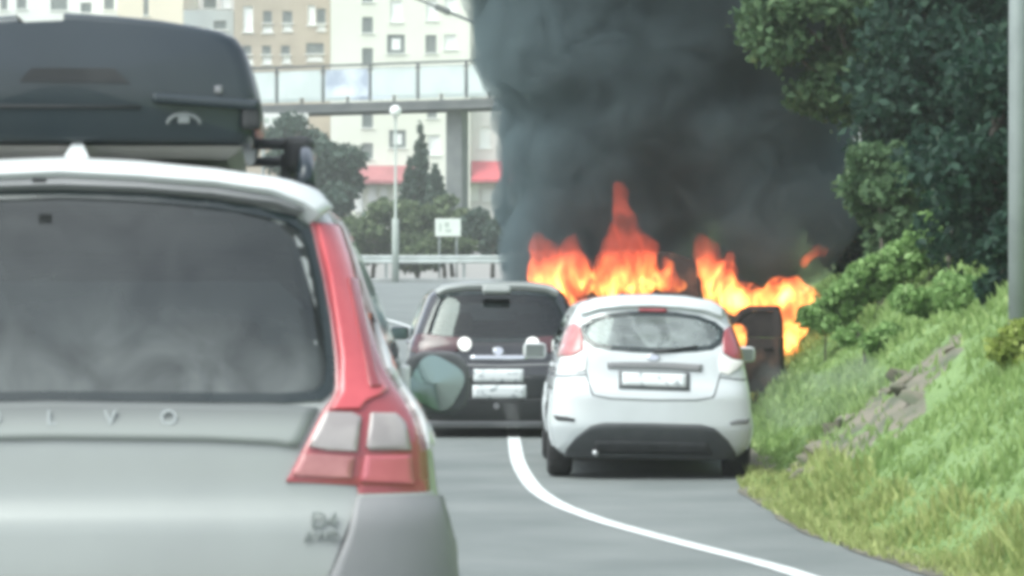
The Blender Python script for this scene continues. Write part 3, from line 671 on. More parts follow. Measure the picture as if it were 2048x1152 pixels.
# ================================================================== BLACK CAR (in the lane ahead)
KY = 29.3; KX = (998-1024)/FPX*KY
def K(px, py): return ((px-998)/204.8, CAMH-(py-H0)/204.8)
def KK(*a): return [K(*p) for p in a]
blk = empty('black_car', (KX, KY, 0), (0, 0, R(2)))
tag(blk, 'glossy black car ahead, between the estate car and the white hatchback', 'car')
kb = Body(w=[(.10, .78), (.2, .85), (.45, .895), (.6, .905), (.75, .90), (.85, .885), (.95, .86), (1.0, .835), (1.15, .775), (1.3, .715), (1.4, .668), (1.45, .61), (1.48, .50), (1.50, .33), (1.51, .08)],
          yr=[(.10, .15), (.25, .03), (.4, 0), (.6, 0), (.75, .03), (.9, .07), (.98, .13), (1.2, .27), (1.4, .42), (1.46, .50), (1.49, .65), (1.51, 1.05)],
          yf=[(.10, 4.0), (.3, 4.15), (.6, 4.2), (.8, 4.05), (.95, 3.6), (1.02, 3.2), (1.2, 2.75), (1.4, 2.25), (1.47, 1.95), (1.51, 1.5)], Rr=.36, n=4.2,
          taper=lambda y, z: 1+.07*min(1, max(0, (z-.9)/.2))*min(1, max(0, (y-.4)/1.2)))
kh = KK((998, 583), (1060, 584), (1100, 587), (1118, 594), (1128, 615), (1140, 650), (1147, 674), (1135, 681), (1060, 684), (998, 685))
kpoly = kh+[(-x, z) for x, z in reversed(kh[1:-1])]
kside = [(.65, 1.02), (1.0, 1.36), (1.9, 1.40), (2.35, 1.30), (2.95, 1.02)]
kwind = [(-.56, 1.38), (.56, 1.38), (.70, 1.06), (-.70, 1.06)]
shell(kb, blk, 'black', [('rear', shrink(kpoly, .04, .03)), ('side', shrink(kside, .05, .04)), ('front', shrink(kwind, .04, .03))], [(.72, .31), (3.35, .31)])
window(kb, 'rear', kpoly, 'glass_dark', blk, .03, name='rear_window')
for sg in (1, -1): window(kb, 'side', kside, 'glass_dark', blk, .04, sg, 'side_window')
window(kb, 'front', kwind, 'glass_tint', blk, .04, name='windscreen')
spk = strip('roof_spoiler', kb.rear, both(KK((998, 571), (1060, 572), (1105, 578), (1122, 588))), both(KK((998, 579), (1060, 580), (1100, 585), (1118, 594))), 'silver', blk, .05, .05, 30)  # pale paint stands for sky reflected in the black spoiler
x, z = K(995, 583); boxo('lamp_or_sheen', (x, .31, z+.02), (.28, .10, .085), 'silver', blk, .03, Matrix.Rotation(R(-20), 3, 'X'), 3)  # pale block painted in for the bright reflection on the spoiler
boxo('parcel_shelf', (0, .62, .98), (1.3, .5, .04), 'lining', blk, .01)
for sg in (1, -1):
    fx = (lambda poly: poly) if sg > 0 else mir
    L_ = empty('tail_lamp'); L_.parent = blk
    patch('red_lens', kb.rear, fx(KK((1058, 676), (1100, 674), (1150, 668), (1190, 676), (1196, 700), (1150, 712), (1080, 704))), 'smokered', L_, .008, .02, 10, 10)
    cx_, cz_ = K(1066, 690)
    patch('round_glint', kb.rear, fx([(cx_+.068*math.cos(t), cz_+.066*math.sin(t)) for t in [2*math.pi*i/20 for i in range(20)]]), 'lampwhite', L_, .02, .03, 10, 8)  # white disc painted in for a glint on the lamp
    for ya in (.72, 3.35):
        arch(kb, blk, ya, .31, sg, 'black', wd=.05, proud=.012); wheel(blk, sg*.79, ya, .31, .2, sg)
    s_ = lambda y, z: kb.side(y, z, sg)
    patch('door_handle', s_, [(1.55, .90), (1.72, .91), (1.72, .935), (1.55, .925)], 'black', blk, .03, .02, 4, 6, flip=sg < 0)
    patch('sill_trim', s_, [(1.05, .2), (3.0, .2), (3.0, .27), (1.05, .27)], 'plastic', blk, .012, .02, 3, 10, flip=sg < 0)
    m_ = empty('door_mirror'); m_.parent = blk; m_.location = (sg*.98, 2.6, 1.0)
    boxo('mirror_housing', (0, 0, 0), (.2, .12, .14), 'black', m_, .04); boxo('mirror_pane', (0, -.061, 0), (.16, .004, .11), 'mirror', m_)
strip('tailgate_seam', kb.rear, KK((870, 700), (880, 800), (998, 806), (1116, 800), (1126, 700)), KK((874, 700), (884, 796), (998, 802), (1112, 796), (1122, 700)), 'darkp', blk, .002, .002, 30, 1)
strip('tailgate_crease', kb.rear, KK((885, 727), (998, 730), (1111, 727)), KK((885, 731), (998, 734), (1111, 731)), 'bumperp', blk, .004, .004, 20, 1)
strip('chrome_strip', kb.rear, KK((940, 711), (1056, 711)), KK((940, 720), (1056, 720)), 'chrome', blk, .012, .02, 12, 3)
patch('emblem', kb.rear, [(K(997, 703)[0]+.055*math.cos(t), K(997, 703)[1]+.04*math.sin(t)) for t in [2*math.pi*i/20 for i in range(20)]], 'chrome', blk, .012, .01, 8, 8)
strip('number_plate', kb.rear, KK((947, 739), (1047, 739)), KK((947, 764), (1047, 764)), 'plate', blk, .012, .02, 10, 3)
strip('bumper_plate', kb.rear, KK((945, 770), (1052, 770)), KK((945, 796), (1052, 796)), 'plate', blk, .014, .02, 10, 3)
strip('bumper_band', kb.rear, KK((825, 842), (900, 843), (1096, 843), (1170, 842)), KK((825, 856), (900, 857), (1096, 857), (1170, 856)), 'bumperp', blk, .012, .03, 30, 3)
patch('tow_eye_cover', kb.rear, [(K(993, 812)[0]+.03*math.cos(t), K(993, 812)[1]+.03*math.sin(t)) for t in [2*math.pi*i/12 for i in range(12)]], 'bumperp', blk, .006, .01, 6, 6)
boxo('underbody', (0, 2.1, .16), (1.4, 3.4, .1), 'darkp', blk, .02)
seats(blk, (1.45, 2.25), .38, (-.36, .36), .55)

# ================================================================== BURNING CAR (beyond the hatchback)
BY, BX = 32.3, 1.51
brn = empty('burning_car', (BX, BY, 0), (0, 0, R(-1)))
tag(brn, 'charred car on fire beyond the white hatchback, its right door standing open', 'car')
cb_ = Body(w=[(.13, .74), (.3, .82), (.57, .83), (.80, .80), (.95, .74), (1.1, .68), (1.25, .61), (1.32, .56), (1.36, .46), (1.385, .30), (1.40, .06)],
           yr=[(.13, .15), (.4, 0), (.66, .02), (.95, .10), (1.26, .32), (1.34, .40), (1.385, .6), (1.40, 1.0)],
           yf=[(.13, 3.8), (.5, 3.95), (.7, 3.8), (.86, 3.4), (.95, 3.0), (1.1, 2.55), (1.27, 2.1), (1.35, 1.9), (1.40, 1.4)], Rr=.34, n=4)
crw = [(-.5, .98), (-.44, 1.25), (.44, 1.25), (.5, .98)]; csw = [(.6, .97), (.95, 1.24), (1.75, 1.29), (2.15, 1.2), (2.65, .94)]; cfw = [(-.5, 1.28), (.5, 1.28), (.64, .98), (-.64, .98)]
shell(cb_, brn, 'char', [('rear', crw), ('side', csw), ('front', cfw)], [(.68, .3), (3.15, .3)])
ringp('window_frame', cb_.rear, crw, shrink(crw, .04, .04), 'soot', brn)
for sg in (1, -1):
    for ya in (.68, 3.15):
        arch(cb_, brn, ya, .3, sg, 'char', wd=.05); wheel(brn, sg*.73, ya, .29, .19, sg, 'char', 'soot')
dm = bmesh.new()                                       # front-hinged door standing open
door = [(0, .30), (0, .92), (.38, 1.24), (.52, 1.28), (.92, 1.28), (.98, 1.1), (.98, .30)]
hole = [(.12, .93), (.42, 1.18), (.53, 1.215), (.86, 1.215), (.89, .93)]
dv = [(u, -.03, z) for u, z in door]+[(u, .03, z) for u, z in door]; n = len(door)
low = [0, 1, 5, 6]
dfc = []
v = []; f = []
def slab(poly, t0, t1):
    b = len(v); k = len(poly)
    for u, z in poly: v.append((u, t0, z))
    for u, z in poly: v.append((u, t1, z))
    f.append(tuple(range(b, b+k))); f.append(tuple(range(b+2*k-1, b+k-1, -1)))
    for i in range(k): f.append((b+i, b+(i+1) % k, b+k+(i+1) % k, b+k+i))
slab([(0, .30), (0, .92), (.98, .92), (.98, .30)], -.04, .04)
slab([(0, .922), (.38, 1.24), (.42, 1.18), (.12, .922)], -.025, .025)
slab([(.382, 1.242), (.52, 1.285), (.92, 1.285), (.862, 1.22), (.53, 1.22), (.422, 1.182)], -.025, .025)
slab([(.922, 1.284), (.98, 1.1), (.98, .922), (.89, .922), (.864, 1.218)], -.025, .025)
dr = link('door', mesh('door', v, f), 'char', brn); dr.location = (.82, 2.35, 0); dr.rotation_euler = (0, 0, R(-45))
v, f = [], []; slab([(.13, .925), (.42, 1.182), (.53, 1.218), (.862, 1.218), (.888, .925)], -.008, .008)
link('window_pane', mesh('window_pane', v, f), 'soot', dr)
boxo('door_handle', (.82, -.05, .80), (.14, .03, .03), 'soot', dr, .008)
v, f = [], []; slab([(-.66, 0), (-.60, .85), (-.3, .96), (.3, .96), (.60, .85), (.66, 0)], -.02, .02)
bon = link('bonnet', mesh('bonnet', v, f), 'char', brn); bon.location = (0, 2.75, 1.0); bon.rotation_euler = (R(-18), 0, 0)
boxo('underbody', (0, 2.0, .2), (1.2, 3.3, .1), 'soot', brn, .02)
seats(brn, (1.25, 2.05), .32, (-.33, .33), .5, 'soot')

# ================================================================== FOLIAGE
M['leaf_dark'] = leafmat('dark_leaves', (.010, .032, .024), (.034, .082, .054), (.085, .15, .10))
M['leaf_mid'] = leafmat('green_leaves', (.035, .075, .035), (.10, .17, .085), (.16, .23, .12))
M['leaf_light'] = leafmat('light_green_leaves', (.17, .30, .10), (.28, .44, .16), (.35, .49, .22))
M['leaf_fresh'] = leafmat('fresh_green_leaves', (.06, .12, .06), (.14, .23, .11), (.21, .30, .16))
M['leaf_lime'] = leafmat('yellow_green_leaves', (.20, .27, .06), (.36, .44, .12), (.45, .50, .19))
M['leaf_grey'] = leafmat('pale_grey_leaves', (.12, .17, .12), (.28, .35, .28), (.40, .46, .40))
M['leaf_far'] = leafmat('blue_green_leaves', (.05, .09, .07), (.11, .16, .125), (.16, .21, .17))
M['leaf_hedge'] = leafmat('hedge_leaves', (.07, .11, .055), (.15, .20, .10), (.22, .27, .15))
def leaves(clumps, n, size, aspect=.55, shellp=2.2):
    """leaf-sized four-cornered faces spread through a set of clumps (x, y, z, rx, ry, rz)"""
    C = np.array(clumps, float); vol = (C[:, 3]*C[:, 4]*C[:, 5])**(2/3); pr = vol/vol.sum()
    idx = rng.choice(len(C), n, p=pr); d = rng.normal(size=(n, 3)); d /= np.linalg.norm(d, axis=1)[:, None]
    r = rng.random(n)**(1/shellp); pos = C[idx, :3]+d*C[idx, 3:6]*r[:, None]*(1+.12*rng.normal(size=(n, 1)))
    a = rng.normal(size=(n, 3))+d*.6+np.array([0, 0, -.25]); a /= np.linalg.norm(a, axis=1)[:, None]
    b = np.cross(a, rng.normal(size=(n, 3))); b /= np.linalg.norm(b, axis=1)[:, None]
    sz = size*(.6+.8*rng.random(n))[:, None]
    nrm = np.cross(a, b)*sz*.12
    V4 = np.stack([pos-a*sz*.5, pos+b*sz*aspect*.5+nrm, pos+a*sz*.5, pos-b*sz*aspect*.5+nrm], 1).reshape(-1, 3)
    me = bpy.data.meshes.new('crown'); me.vertices.add(4*n); me.vertices.foreach_set('co', V4.ravel())
    me.loops.add(4*n); me.loops.foreach_set('vertex_index', np.arange(4*n)); me.polygons.add(n)
    me.polygons.foreach_set('loop_start', np.arange(0, 4*n, 4)); me.polygons.foreach_set('loop_total', np.full(n, 4)); me.update()
    return me
def clumpset(c, r, k, f=.38, flat=1.):
    out = []
    for _ in range(k):
        while True:
            d = Vector([random.uniform(-1, 1) for _ in range(3)])
            if d.length < 1: break
        d = d.normalized()*(d.length**.5)*.78
        q = f*random.uniform(.6, 1.25); m_ = (r[0]*r[1]*r[2])**(1/3)*q
        out.append((c[0]+d.x*r[0], c[1]+d.y*r[1], c[2]+d.z*r[2], m_*1.15, m_*1.15, m_*.85*flat))
    return out
def tree(name, label, base, crown, r, n, size, mat, k=22, group=None, cat='tree', trunk=.12, f=.38, lean=0., names=('trunk', 'crown')):
    b = Vector(base); c = Vector(crown); root = empty(name, b); tag(root, label, cat, group)
    cl = clumpset(c-b, r, k, f)
    cm = link(names[1], leaves(cl, n, size), mat, root)
    top = c-b+Vector((0, 0, r[2]*.3)); mid = top*.5+Vector((random.uniform(-.1, .1), random.uniform(-.1, .1), 0))*top.length
    t_ = tube(names[0], [(0, 0, -.3), mid*.5, mid, top*.8, top], [trunk, trunk*.85, trunk*.7, trunk*.45, trunk*.15], 'bark', root, 9)
    for q in random.sample(cl, min(7, len(cl))):
        s0 = mid+(top-mid)*random.uniform(0, .7); e = Vector(q[:3])
        tube('limb', [s0, s0.lerp(e, .5)+Vector((0, 0, .06*r[2])), e], [trunk*.4, trunk*.28, trunk*.08], 'bark', t_, 6)
    return root
def gpt(x, y): return (x, y, ground_z(x, y))
BKT = 'trees and bushes on the right bank'
def btree(name, label, px, py, Y, r, n, size, mat, bx=None, by=None, **kw):
    c = W(px, py, Y); bx = c.x if bx is None else bx; by = Y if by is None else by
    return tree(name, label, gpt(bx, by), c, r, n, size, mat, group=BKT, **kw)
btree('overhanging_tree', 'leafy tree whose crown overhangs the smoke at the top', 1655, 60, 34.9, (1.0, .7, 1.15), 7000, .13, 'leaf_fresh', bx=5.2, by=36, k=22, f=.33)
btree('dark_tree', 'dense dark tree left of the lamp post at the top of the bank', 1890, 130, 33, (1.1, 1.1, 1.45), 16000, .13, 'leaf_dark', k=40)
btree('dark_tree', 'dark tree right behind the lamp post', 1990, 300, 27, (.75, .8, 1.25), 9000, .11, 'leaf_dark', k=24)
btree('tall_tree', 'tall green tree rising behind the overhanging crown', 1740, -20, 40, (1.7, 1.5, 1.9), 14000, .15, 'leaf_dark', k=32)
btree('tall_tree', 'tall dark tree behind the bright bush in the middle of the bank', 1930, 40, 44, (2.2, 1.7, 2.4), 15000, .16, 'leaf_dark', k=34)
btree('tall_tree', 'tall tree farther up the bank, mostly hidden by smoke', 1560, 60, 52, (2.0, 1.7, 2.6), 11000, .18, 'leaf_mid', k=30)
btree('tall_bush', 'upright light green bush beside the smoke', 1768, 405, 32, (.42, .45, 1.0), 9000, .10, 'leaf_fresh', cat='bush', k=22, trunk=.05)
btree('round_bush', 'dark blue green bush at the foot of the upright bush', 1720, 470, 39, (.62, .6, .5), 5000, .11, 'leaf_dark', cat='bush', k=16, trunk=.05)
btree('pale_shrub', 'shrub with pale grey leaves above the bright grass ridge', 1890, 340, 30, (.22, .25, .36), 1300, .12, 'leaf_grey', cat='bush', k=10, trunk=.03)
btree('round_bush', 'dark bush behind the crest of the bright grass ridge', 1850, 400, 35, (.7, .6, .6), 5000, .11, 'leaf_dark', cat='bush', k=16, trunk=.05)
btree('low_bush', 'low green bush left of the lamp post base', 1950, 600, 23, (.34, .4, .2), 3000, .07, 'leaf_light', cat='bush', k=14, trunk=.03)
btree('low_bush', 'dark bush directly behind the lamp post base', 2030, 520, 22, (.30, .4, .45), 3600, .08, 'leaf_dark', cat='bush', k=14, trunk=.03)
btree('lime_bush', 'yellow green bush at the right edge below the lamp post', 2050, 705, 18.6, (.26, .3, .18), 3600, .065, 'leaf_lime', cat='bush', k=14, trunk=.03)
for i in range(9):
    t_ = i/8; px, py = 1650+275*t_, 632-205*t_
    btree('ridge_plant', 'light green plant on the bright ridge beside the flames, number %s counting up from the flames' % ('one', 'two', 'three', 'four', 'five', 'six', 'seven', 'eight', 'nine')[i] if False else
          ['lowest light green plant at the foot of the bright ridge, beside the flames', 'second plant from the flames along the bright ridge', 'third plant from the flames along the bright ridge', 'fourth plant from the flames along the bright ridge', 'middle plant of the bright ridge beside the flames',
           'fourth plant from the top of the bright ridge', 'third plant from the top of the bright ridge', 'second plant from the top of the bright ridge', 'topmost light green plant on the bright ridge'][i],
          px, py, 31-.4*t_, (.32, .4, .15), 1900, .075, 'leaf_light', cat='plant', k=12, trunk=.012)
btree('slope_plant', 'green plant low on the slope in front of the bright ridge', 1730, 672, 26, (.34, .4, .10), 2000, .075, 'leaf_light', cat='plant', k=12, trunk=.012)
btree('slope_plant', 'lighter green plant higher on the slope in front of the bright ridge', 1850, 600, 26, (.40, .4, .12), 2400, .075, 'leaf_light', cat='plant', k=12, trunk=.012)
# grass on the bank
def grass(name, n, y0, y1, d0, d1, h, mat, label, dens=None):
    y = y0+(y1-y0)*rng.random(n)**1.25; xe = np.array([Xe(q) for q in np.linspace(y0-1, y1+1, 300)]); xe = np.interp(y, np.linspace(y0-1, y1+1, 300), xe)
    d = d0+(d1-d0)*rng.random(n); x = xe+d; z = bank(d, x, y)+0
    if dens is not None: k = dens(x, y, d); x, y, z, d = x[k], y[k], z[k], d[k]
    n = len(x); a = rng.random(n)*2*np.pi; tuft = np.clip(.75+.55*np.sin(3.3*x+1.9*y)*np.sin(2.1*x-2.7*y+1)+.35*np.sin(7.1*x+5.3*y), .3, 1.7); hh = h*(.4+rng.random(n))*tuft; w = .012+.01*rng.random(n); w = w*(y/18)
    lean = rng.normal(size=(n, 2))*.45; lx, ly = np.cos(a)*w, np.sin(a)*w
    P = np.stack([np.stack([x-lx, y-ly, z-.02], 1), np.stack([x+lx, y+ly, z-.02], 1), np.stack([x+lean[:, 0]*hh, y+lean[:, 1]*hh, z+hh], 1)], 1).reshape(-1, 3)
    me = bpy.data.meshes.new(name); me.vertices.add(3*n); me.vertices.foreach_set('co', P.ravel()); me.loops.add(3*n); me.loops.foreach_set('vertex_index', np.arange(3*n))
    me.polygons.add(n); me.polygons.foreach_set('loop_start', np.arange(0, 3*n, 3)); me.polygons.foreach_set('loop_total', np.full(n, 3)); me.update()
    return tag(link(name, me, mat), label, 'grass', kind='stuff')
M['blade_green'] = leafmat('green_blades', (.225, .33, .115), (.30, .42, .155), (.38, .48, .20), .3)
M['blade_dry'] = leafmat('dry_blades', (.30, .37, .13), (.41, .46, .18), (.50, .52, .25), .3)
ROCKC = (2.56, 21.5)
def notrock(x, y, d): return ~((((x-ROCKC[0])/.66)**2+((y-ROCKC[1])/2.2)**2 < 1) & (rng.random(len(x)) < .72))
grass('grass', 110000, 12, 46, .05, 5.0, .072, 'blade_green', 'lush green grass covering the bank', notrock)
grass('dry_grass', 13000, 12, 23, -.05, .50, .09, 'blade_dry', 'dry yellowish grass along the edge of the asphalt')
# rocks and bare soil on the bank
v, f = [], []; NR = 22
for i in range(NR+1):
    for k in range(15):
        a = 2*math.pi*i/NR; r_ = k/14*(1+.18*math.sin(3*a+1)+.12*math.sin(7*a))
        x = ROCKC[0]+.66*r_*math.cos(a); y = ROCKC[1]+2.2*r_*math.sin(a)
        v.append((x, y, ground_z(x, y)+.02*(1-min(1, r_)**4)+(.07*mnoise.noise((x*4, y*2.2, 0))+.05*mnoise.noise((x*11, y*6, 3)))*(1-(k/14)**3)-.03*(k == 14)))
for i in range(NR):
    for k in range(14): f.append((i*15+k, i*15+k+1, (i+1)*15+k+1, (i+1)*15+k))
tag(link('bare_soil', mesh('bare_soil', v, f, True), 'rock'), 'patch of bare brown soil in the grassy bank', 'soil', kind='structure')
for i in range(26):
    bm = bmesh.new(); s_ = random.uniform(.05, .13)
    for _ in range(16):
        d_ = Vector([random.gauss(0, 1) for _ in range(3)]).normalized()*s_*random.uniform(.8, 1.1); bm.verts.new((d_.x*1.3, d_.y, d_.z*.6))
    bmesh.ops.convex_hull(bm, input=bm.verts[:])
    a, q = random.uniform(0, 6.28), math.sqrt(random.random()); x = ROCKC[0]+.55*q*math.cos(a); y = ROCKC[1]+1.75*q*math.sin(a)
    me = bm_mesh('rock', bm); o = link('rock', me, 'rock'); o.location = (x, y, ground_z(x, y)+.02); o.rotation_euler = (0, .4, random.random()*6)
    tag(o, 'rough brown rock lying in the bare soil patch of the bank', 'rock', 'rocks in the bare soil patch')

# ================================================================== LAMP POST on the bank
lp = empty('lamp_post', gpt(3.24, 19.2)); tag(lp, 'tall grey lamp post standing on the bank at the right edge', 'lamp post')
tube('post', [(0, 0, -.3), (0, 0, 1.2), (0, 0, 8)], [.064, .062, .045], 'postm', lp, 20)
tube('collar', [(0, 0, -.05), (0, 0, .06)], .085, 'postm', lp, 20)
tube('arm', [(0, 0, 7.9), (-.3, 0, 8.35), (-1.2, 0, 8.6)], [.045, .04, .03], 'postm', lp, 12)
boxo('lamp_head', (-1.5, 0, 8.6), (.7, .25, .12), 'postm', lp, .04)

# ================================================================== BACKGROUND
# guard rail across the far bend
GY = 131
gr = empty('guard_rail', (0, GY, prof(GY))); tag(gr, 'pale steel guard rail along the far side of the bend', 'guard rail')
zr = CAMH+(H0-511)/FPX*GY-prof(GY)
prof_w = [(-.02, 0), (-.09, -.06), (-.02, -.13), (-.02, -.20), (-.09, -.27), (-.02, -.35), (.0, -.35), (.0, 0)]
v = [(x, a, zr+b) for x in (-24, 6) for a, b in prof_w]; f = [(k, (k+1) % 8, 8+(k+1) % 8, 8+k) for k in range(8)]
link('beam', mesh('beam', v, f), 'rail', gr)
for k in range(9): boxo('post', (-22.5+3.4*k, .06, zr/2-.05), (.12, .10, zr+.05), 'postm', gr, .01)
cur = tag(link('kerb', mesh('kerb', [(x, GY-2.4+a, prof(GY-2.4)+z) for x in (-30, 8) for a, z in ((0, -.1), (0, .14), (.05, .18), (.5, .18), (.5, -.1))], [(k, k+1, 6+k, 5+k) for k in range(4)]), 'concrete'), 'pale concrete kerb in front of the far guard rail', 'kerb', kind='structure')
# hedges, bushes and trees behind the rail
HG = 'bushes behind the far guard rail'
for (nm, lab, px, py, Y, r, n, size, mt) in (
  ('hedge_bush', 'grey green bush right of the red tail lamp, behind the rail', 745, 465, 146, (2.4, 1.5, 1.5), 4200, .34, 'leaf_hedge'),
  ('hedge_bush', 'green bush between the thin pole and the white sign', 835, 470, 148, (1.7, 1.5, 1.9), 4200, .34, 'leaf_hedge'),
  ('hedge_bush', 'rounded bush directly behind the white sign', 905, 448, 150, (2.0, 1.5, 1.5), 4200, .34, 'leaf_hedge'),
  ('hedge_bush', 'bush at the edge of the smoke behind the rail', 985, 460, 147, (1.9, 1.5, 1.4), 4200, .34, 'leaf_far'),
  ('hedge_bush', 'low bush in front of the others under the white sign', 890, 497, 140, (2.4, 1.0, .7), 3200, .28, 'leaf_hedge'),
  ('hedge_bush', 'bush half hidden behind the tail lamp of the estate car', 690, 450, 152, (2.3, 1.5, 2.0), 4200, .36, 'leaf_far')):
    c = W(px, py, Y); tree(nm, lab, (c.x, Y, prof(Y)), c, r, n, size, mt, k=20, group=HG, cat='bush', trunk=.12)
TG = 'trees below the footbridge'
for (lab, px, py, Y, r, n, mt) in (
  ('broad blue green tree left under the footbridge', 655, 335, 158, (1.7, 1.5, 2.2), 6000, 'leaf_far'),
  ('dark tree behind the roof rail of the estate car', 590, 300, 160, (1.5, 1.5, 2.0), 5000, 'leaf_far'),
  ('low tree left of the red awning below the footbridge', 668, 400, 156, (1.0, 1.0, 1.2), 3200, 'leaf_far')):
    c = W(px, py, Y); tree('tree', lab, (c.x, Y, prof(Y)), c, r, n, .36, mt, k=24, group=TG, trunk=.16)
def conifer(label, px, ytop, ybot, Y, w):
    a, b = W(px, ytop, Y), W(px, ybot, Y); h = a.z-b.z; root = empty('conifer', (a.x, Y, prof(Y))); tag(root, label, 'tree', TG)
    cl = []
    for i in range(16):
        t = i/15; rr = w*(1-t)*.9+.12
        for k in range(3 if t < .8 else 1):
            an = random.random()*6.28; cl.append((math.cos(an)*rr*.5, math.sin(an)*rr*.5, b.z-prof(Y)+h*t, rr*.7, rr*.7, h*.06))
    link('crown', leaves(cl, 3600, .30), 'leaf_far', root)
    tube('trunk', [(0, 0, -.3), (0, 0, b.z-prof(Y)+h*.9)], [.16, .04], 'bark', root, 8)
conifer('slender conifer between the two red awnings', 842, 252, 408, 160, .75)
conifer('small conifer just left of the slender one', 820, 320, 410, 159, .55)
conifer('small conifer between the slender one and the bridge pier', 872, 330, 405, 158, .5)
# thin pole with a globe lamp
c = W(791, 530, 128); zt = W(791, 222, 128).z
gl = empty('globe_lamp', (c.x, 128, prof(128))); tag(gl, 'thin pale pole with a white globe lamp, in front of the rail', 'street lamp')
tube('pole', [(0, 0, 0), (0, 0, 2.7), (0, 0, 2.75), (0, 0, zt-prof(128)-.2)], [.16, .15, .06, .05], 'poleg', gl, 12)
lathe('globe', [(zt-prof(128)-.25+.5*(.5-.5*math.cos(math.pi*i/10)), max(.001, .25*math.sin(math.pi*i/10))) for i in range(11)], 'blind', gl, 16, 'Z')
# small white sign
c = W(896, 455, 138); sg_ = empty('road_sign', (c.x, 138, prof(138))); tag(sg_, 'small white road sign standing in front of the far bushes', 'sign')
zc = c.z-prof(138); boxo('sign_board', (0, 0, zc), (1.18, .06, .82), 'signw', sg_, .02)
for x, z, w_, h_ in ((-.05, .12, .22, .25), (.02, -.15, .3, .14), (-.35, .0, .12, .4)): boxo('print', (x, -.032, zc+z), (w_, .006, h_), 'signg', sg_)
for x in (-.4, .4): tube('post', [(x, .05, -.2), (x, .05, zc)], .04, 'postm', sg_, 8)
# white board under the bridge
c = W(566, 241, 166); wb = empty('white_board', (c.x, 166, prof(166))); tag(wb, 'long white board below the left end of the footbridge', 'sign')
zc = c.z-prof(166); boxo('board', (0, 0, zc), (2.8, .1, .8), 'whitew', wb, .02)
for k in range(5): boxo('print', (-.9+.42*k, -.053, zc), (.28, .006, .3), 'signg', wb)
for x in (-1.1, 1.1): tube('post', [(x, .1, -.2), (x, .1, zc)], .09, 'postm', wb, 8)
# footbridge
pA, pB = W(520, 205, 172), W(1000, 190, 165.7)
d_ = (pB-pA); ux = Vector((d_.x, d_.y, 0)).normalized(); ang = math.atan2(ux.y, ux.x); L0 = Vector((d_.x, d_.y, 0)).length; slope = d_.z/L0
fbz = empty('footbridge', (pA.x, pA.y, pA.z), (0, 0, ang)); tag(fbz, 'dark steel footbridge with pale railing panels crossing above the road', 'bridge')
U0, U1 = -9, 26
def sb(name, u0, u1, y, z, th, dy, mat, par=fbz):
    return link(name, mesh(name, [(u, y+a*dy/2, z+u*slope+b*th/2) for u in (u0, u1) for a, b in ((-1, -1), (1, -1), (1, 1), (-1, 1))], [(0, 1, 5, 4), (1, 2, 6, 5), (2, 3, 7, 6), (3, 0, 4, 7), (0, 3, 2, 1), (4, 5, 6, 7)]), mat, par)
sb('deck', U0, U1, 1.5, -.25, .18, 3.0, 'steel'); sb('girder', U0, U1, .15, -.42, .52, .25, 'steel'); sb('girder', U0, U1, 2.85, -.42, .52, .25, 'steel')
for q in (-.05, 3.05): sb('handrail', U0, U1, q, 1.95, .12, .12, 'steel')
PW = 105/35.0
for k in range(-3, 9):
    u = 1.1+PW*k
    for q, nm in ((0, 'front'), (3.0, 'back')):
        boxo('post', (u, q, .92+u*slope), (.14, .10, 2.05), 'steel', fbz, .01)
        sb('panel', u+.16, u+PW-.16, q, .95, 1.55, .04, 'panelblue' if k == 1 else 'panel')
for px, w_ in ((905, 1.0), (330, 1.0)):
    c = W(px, 300, 168); u = (Vector((c.x, 168, 0))-Vector((pA.x, pA.y, 0))).dot(ux)
    boxo('pier', (u, 1.6, (-.7+prof(168)-pA.z)/2+u*slope/2), (w_, .9, pA.z-prof(168)-.6), 'pier', fbz, .05)

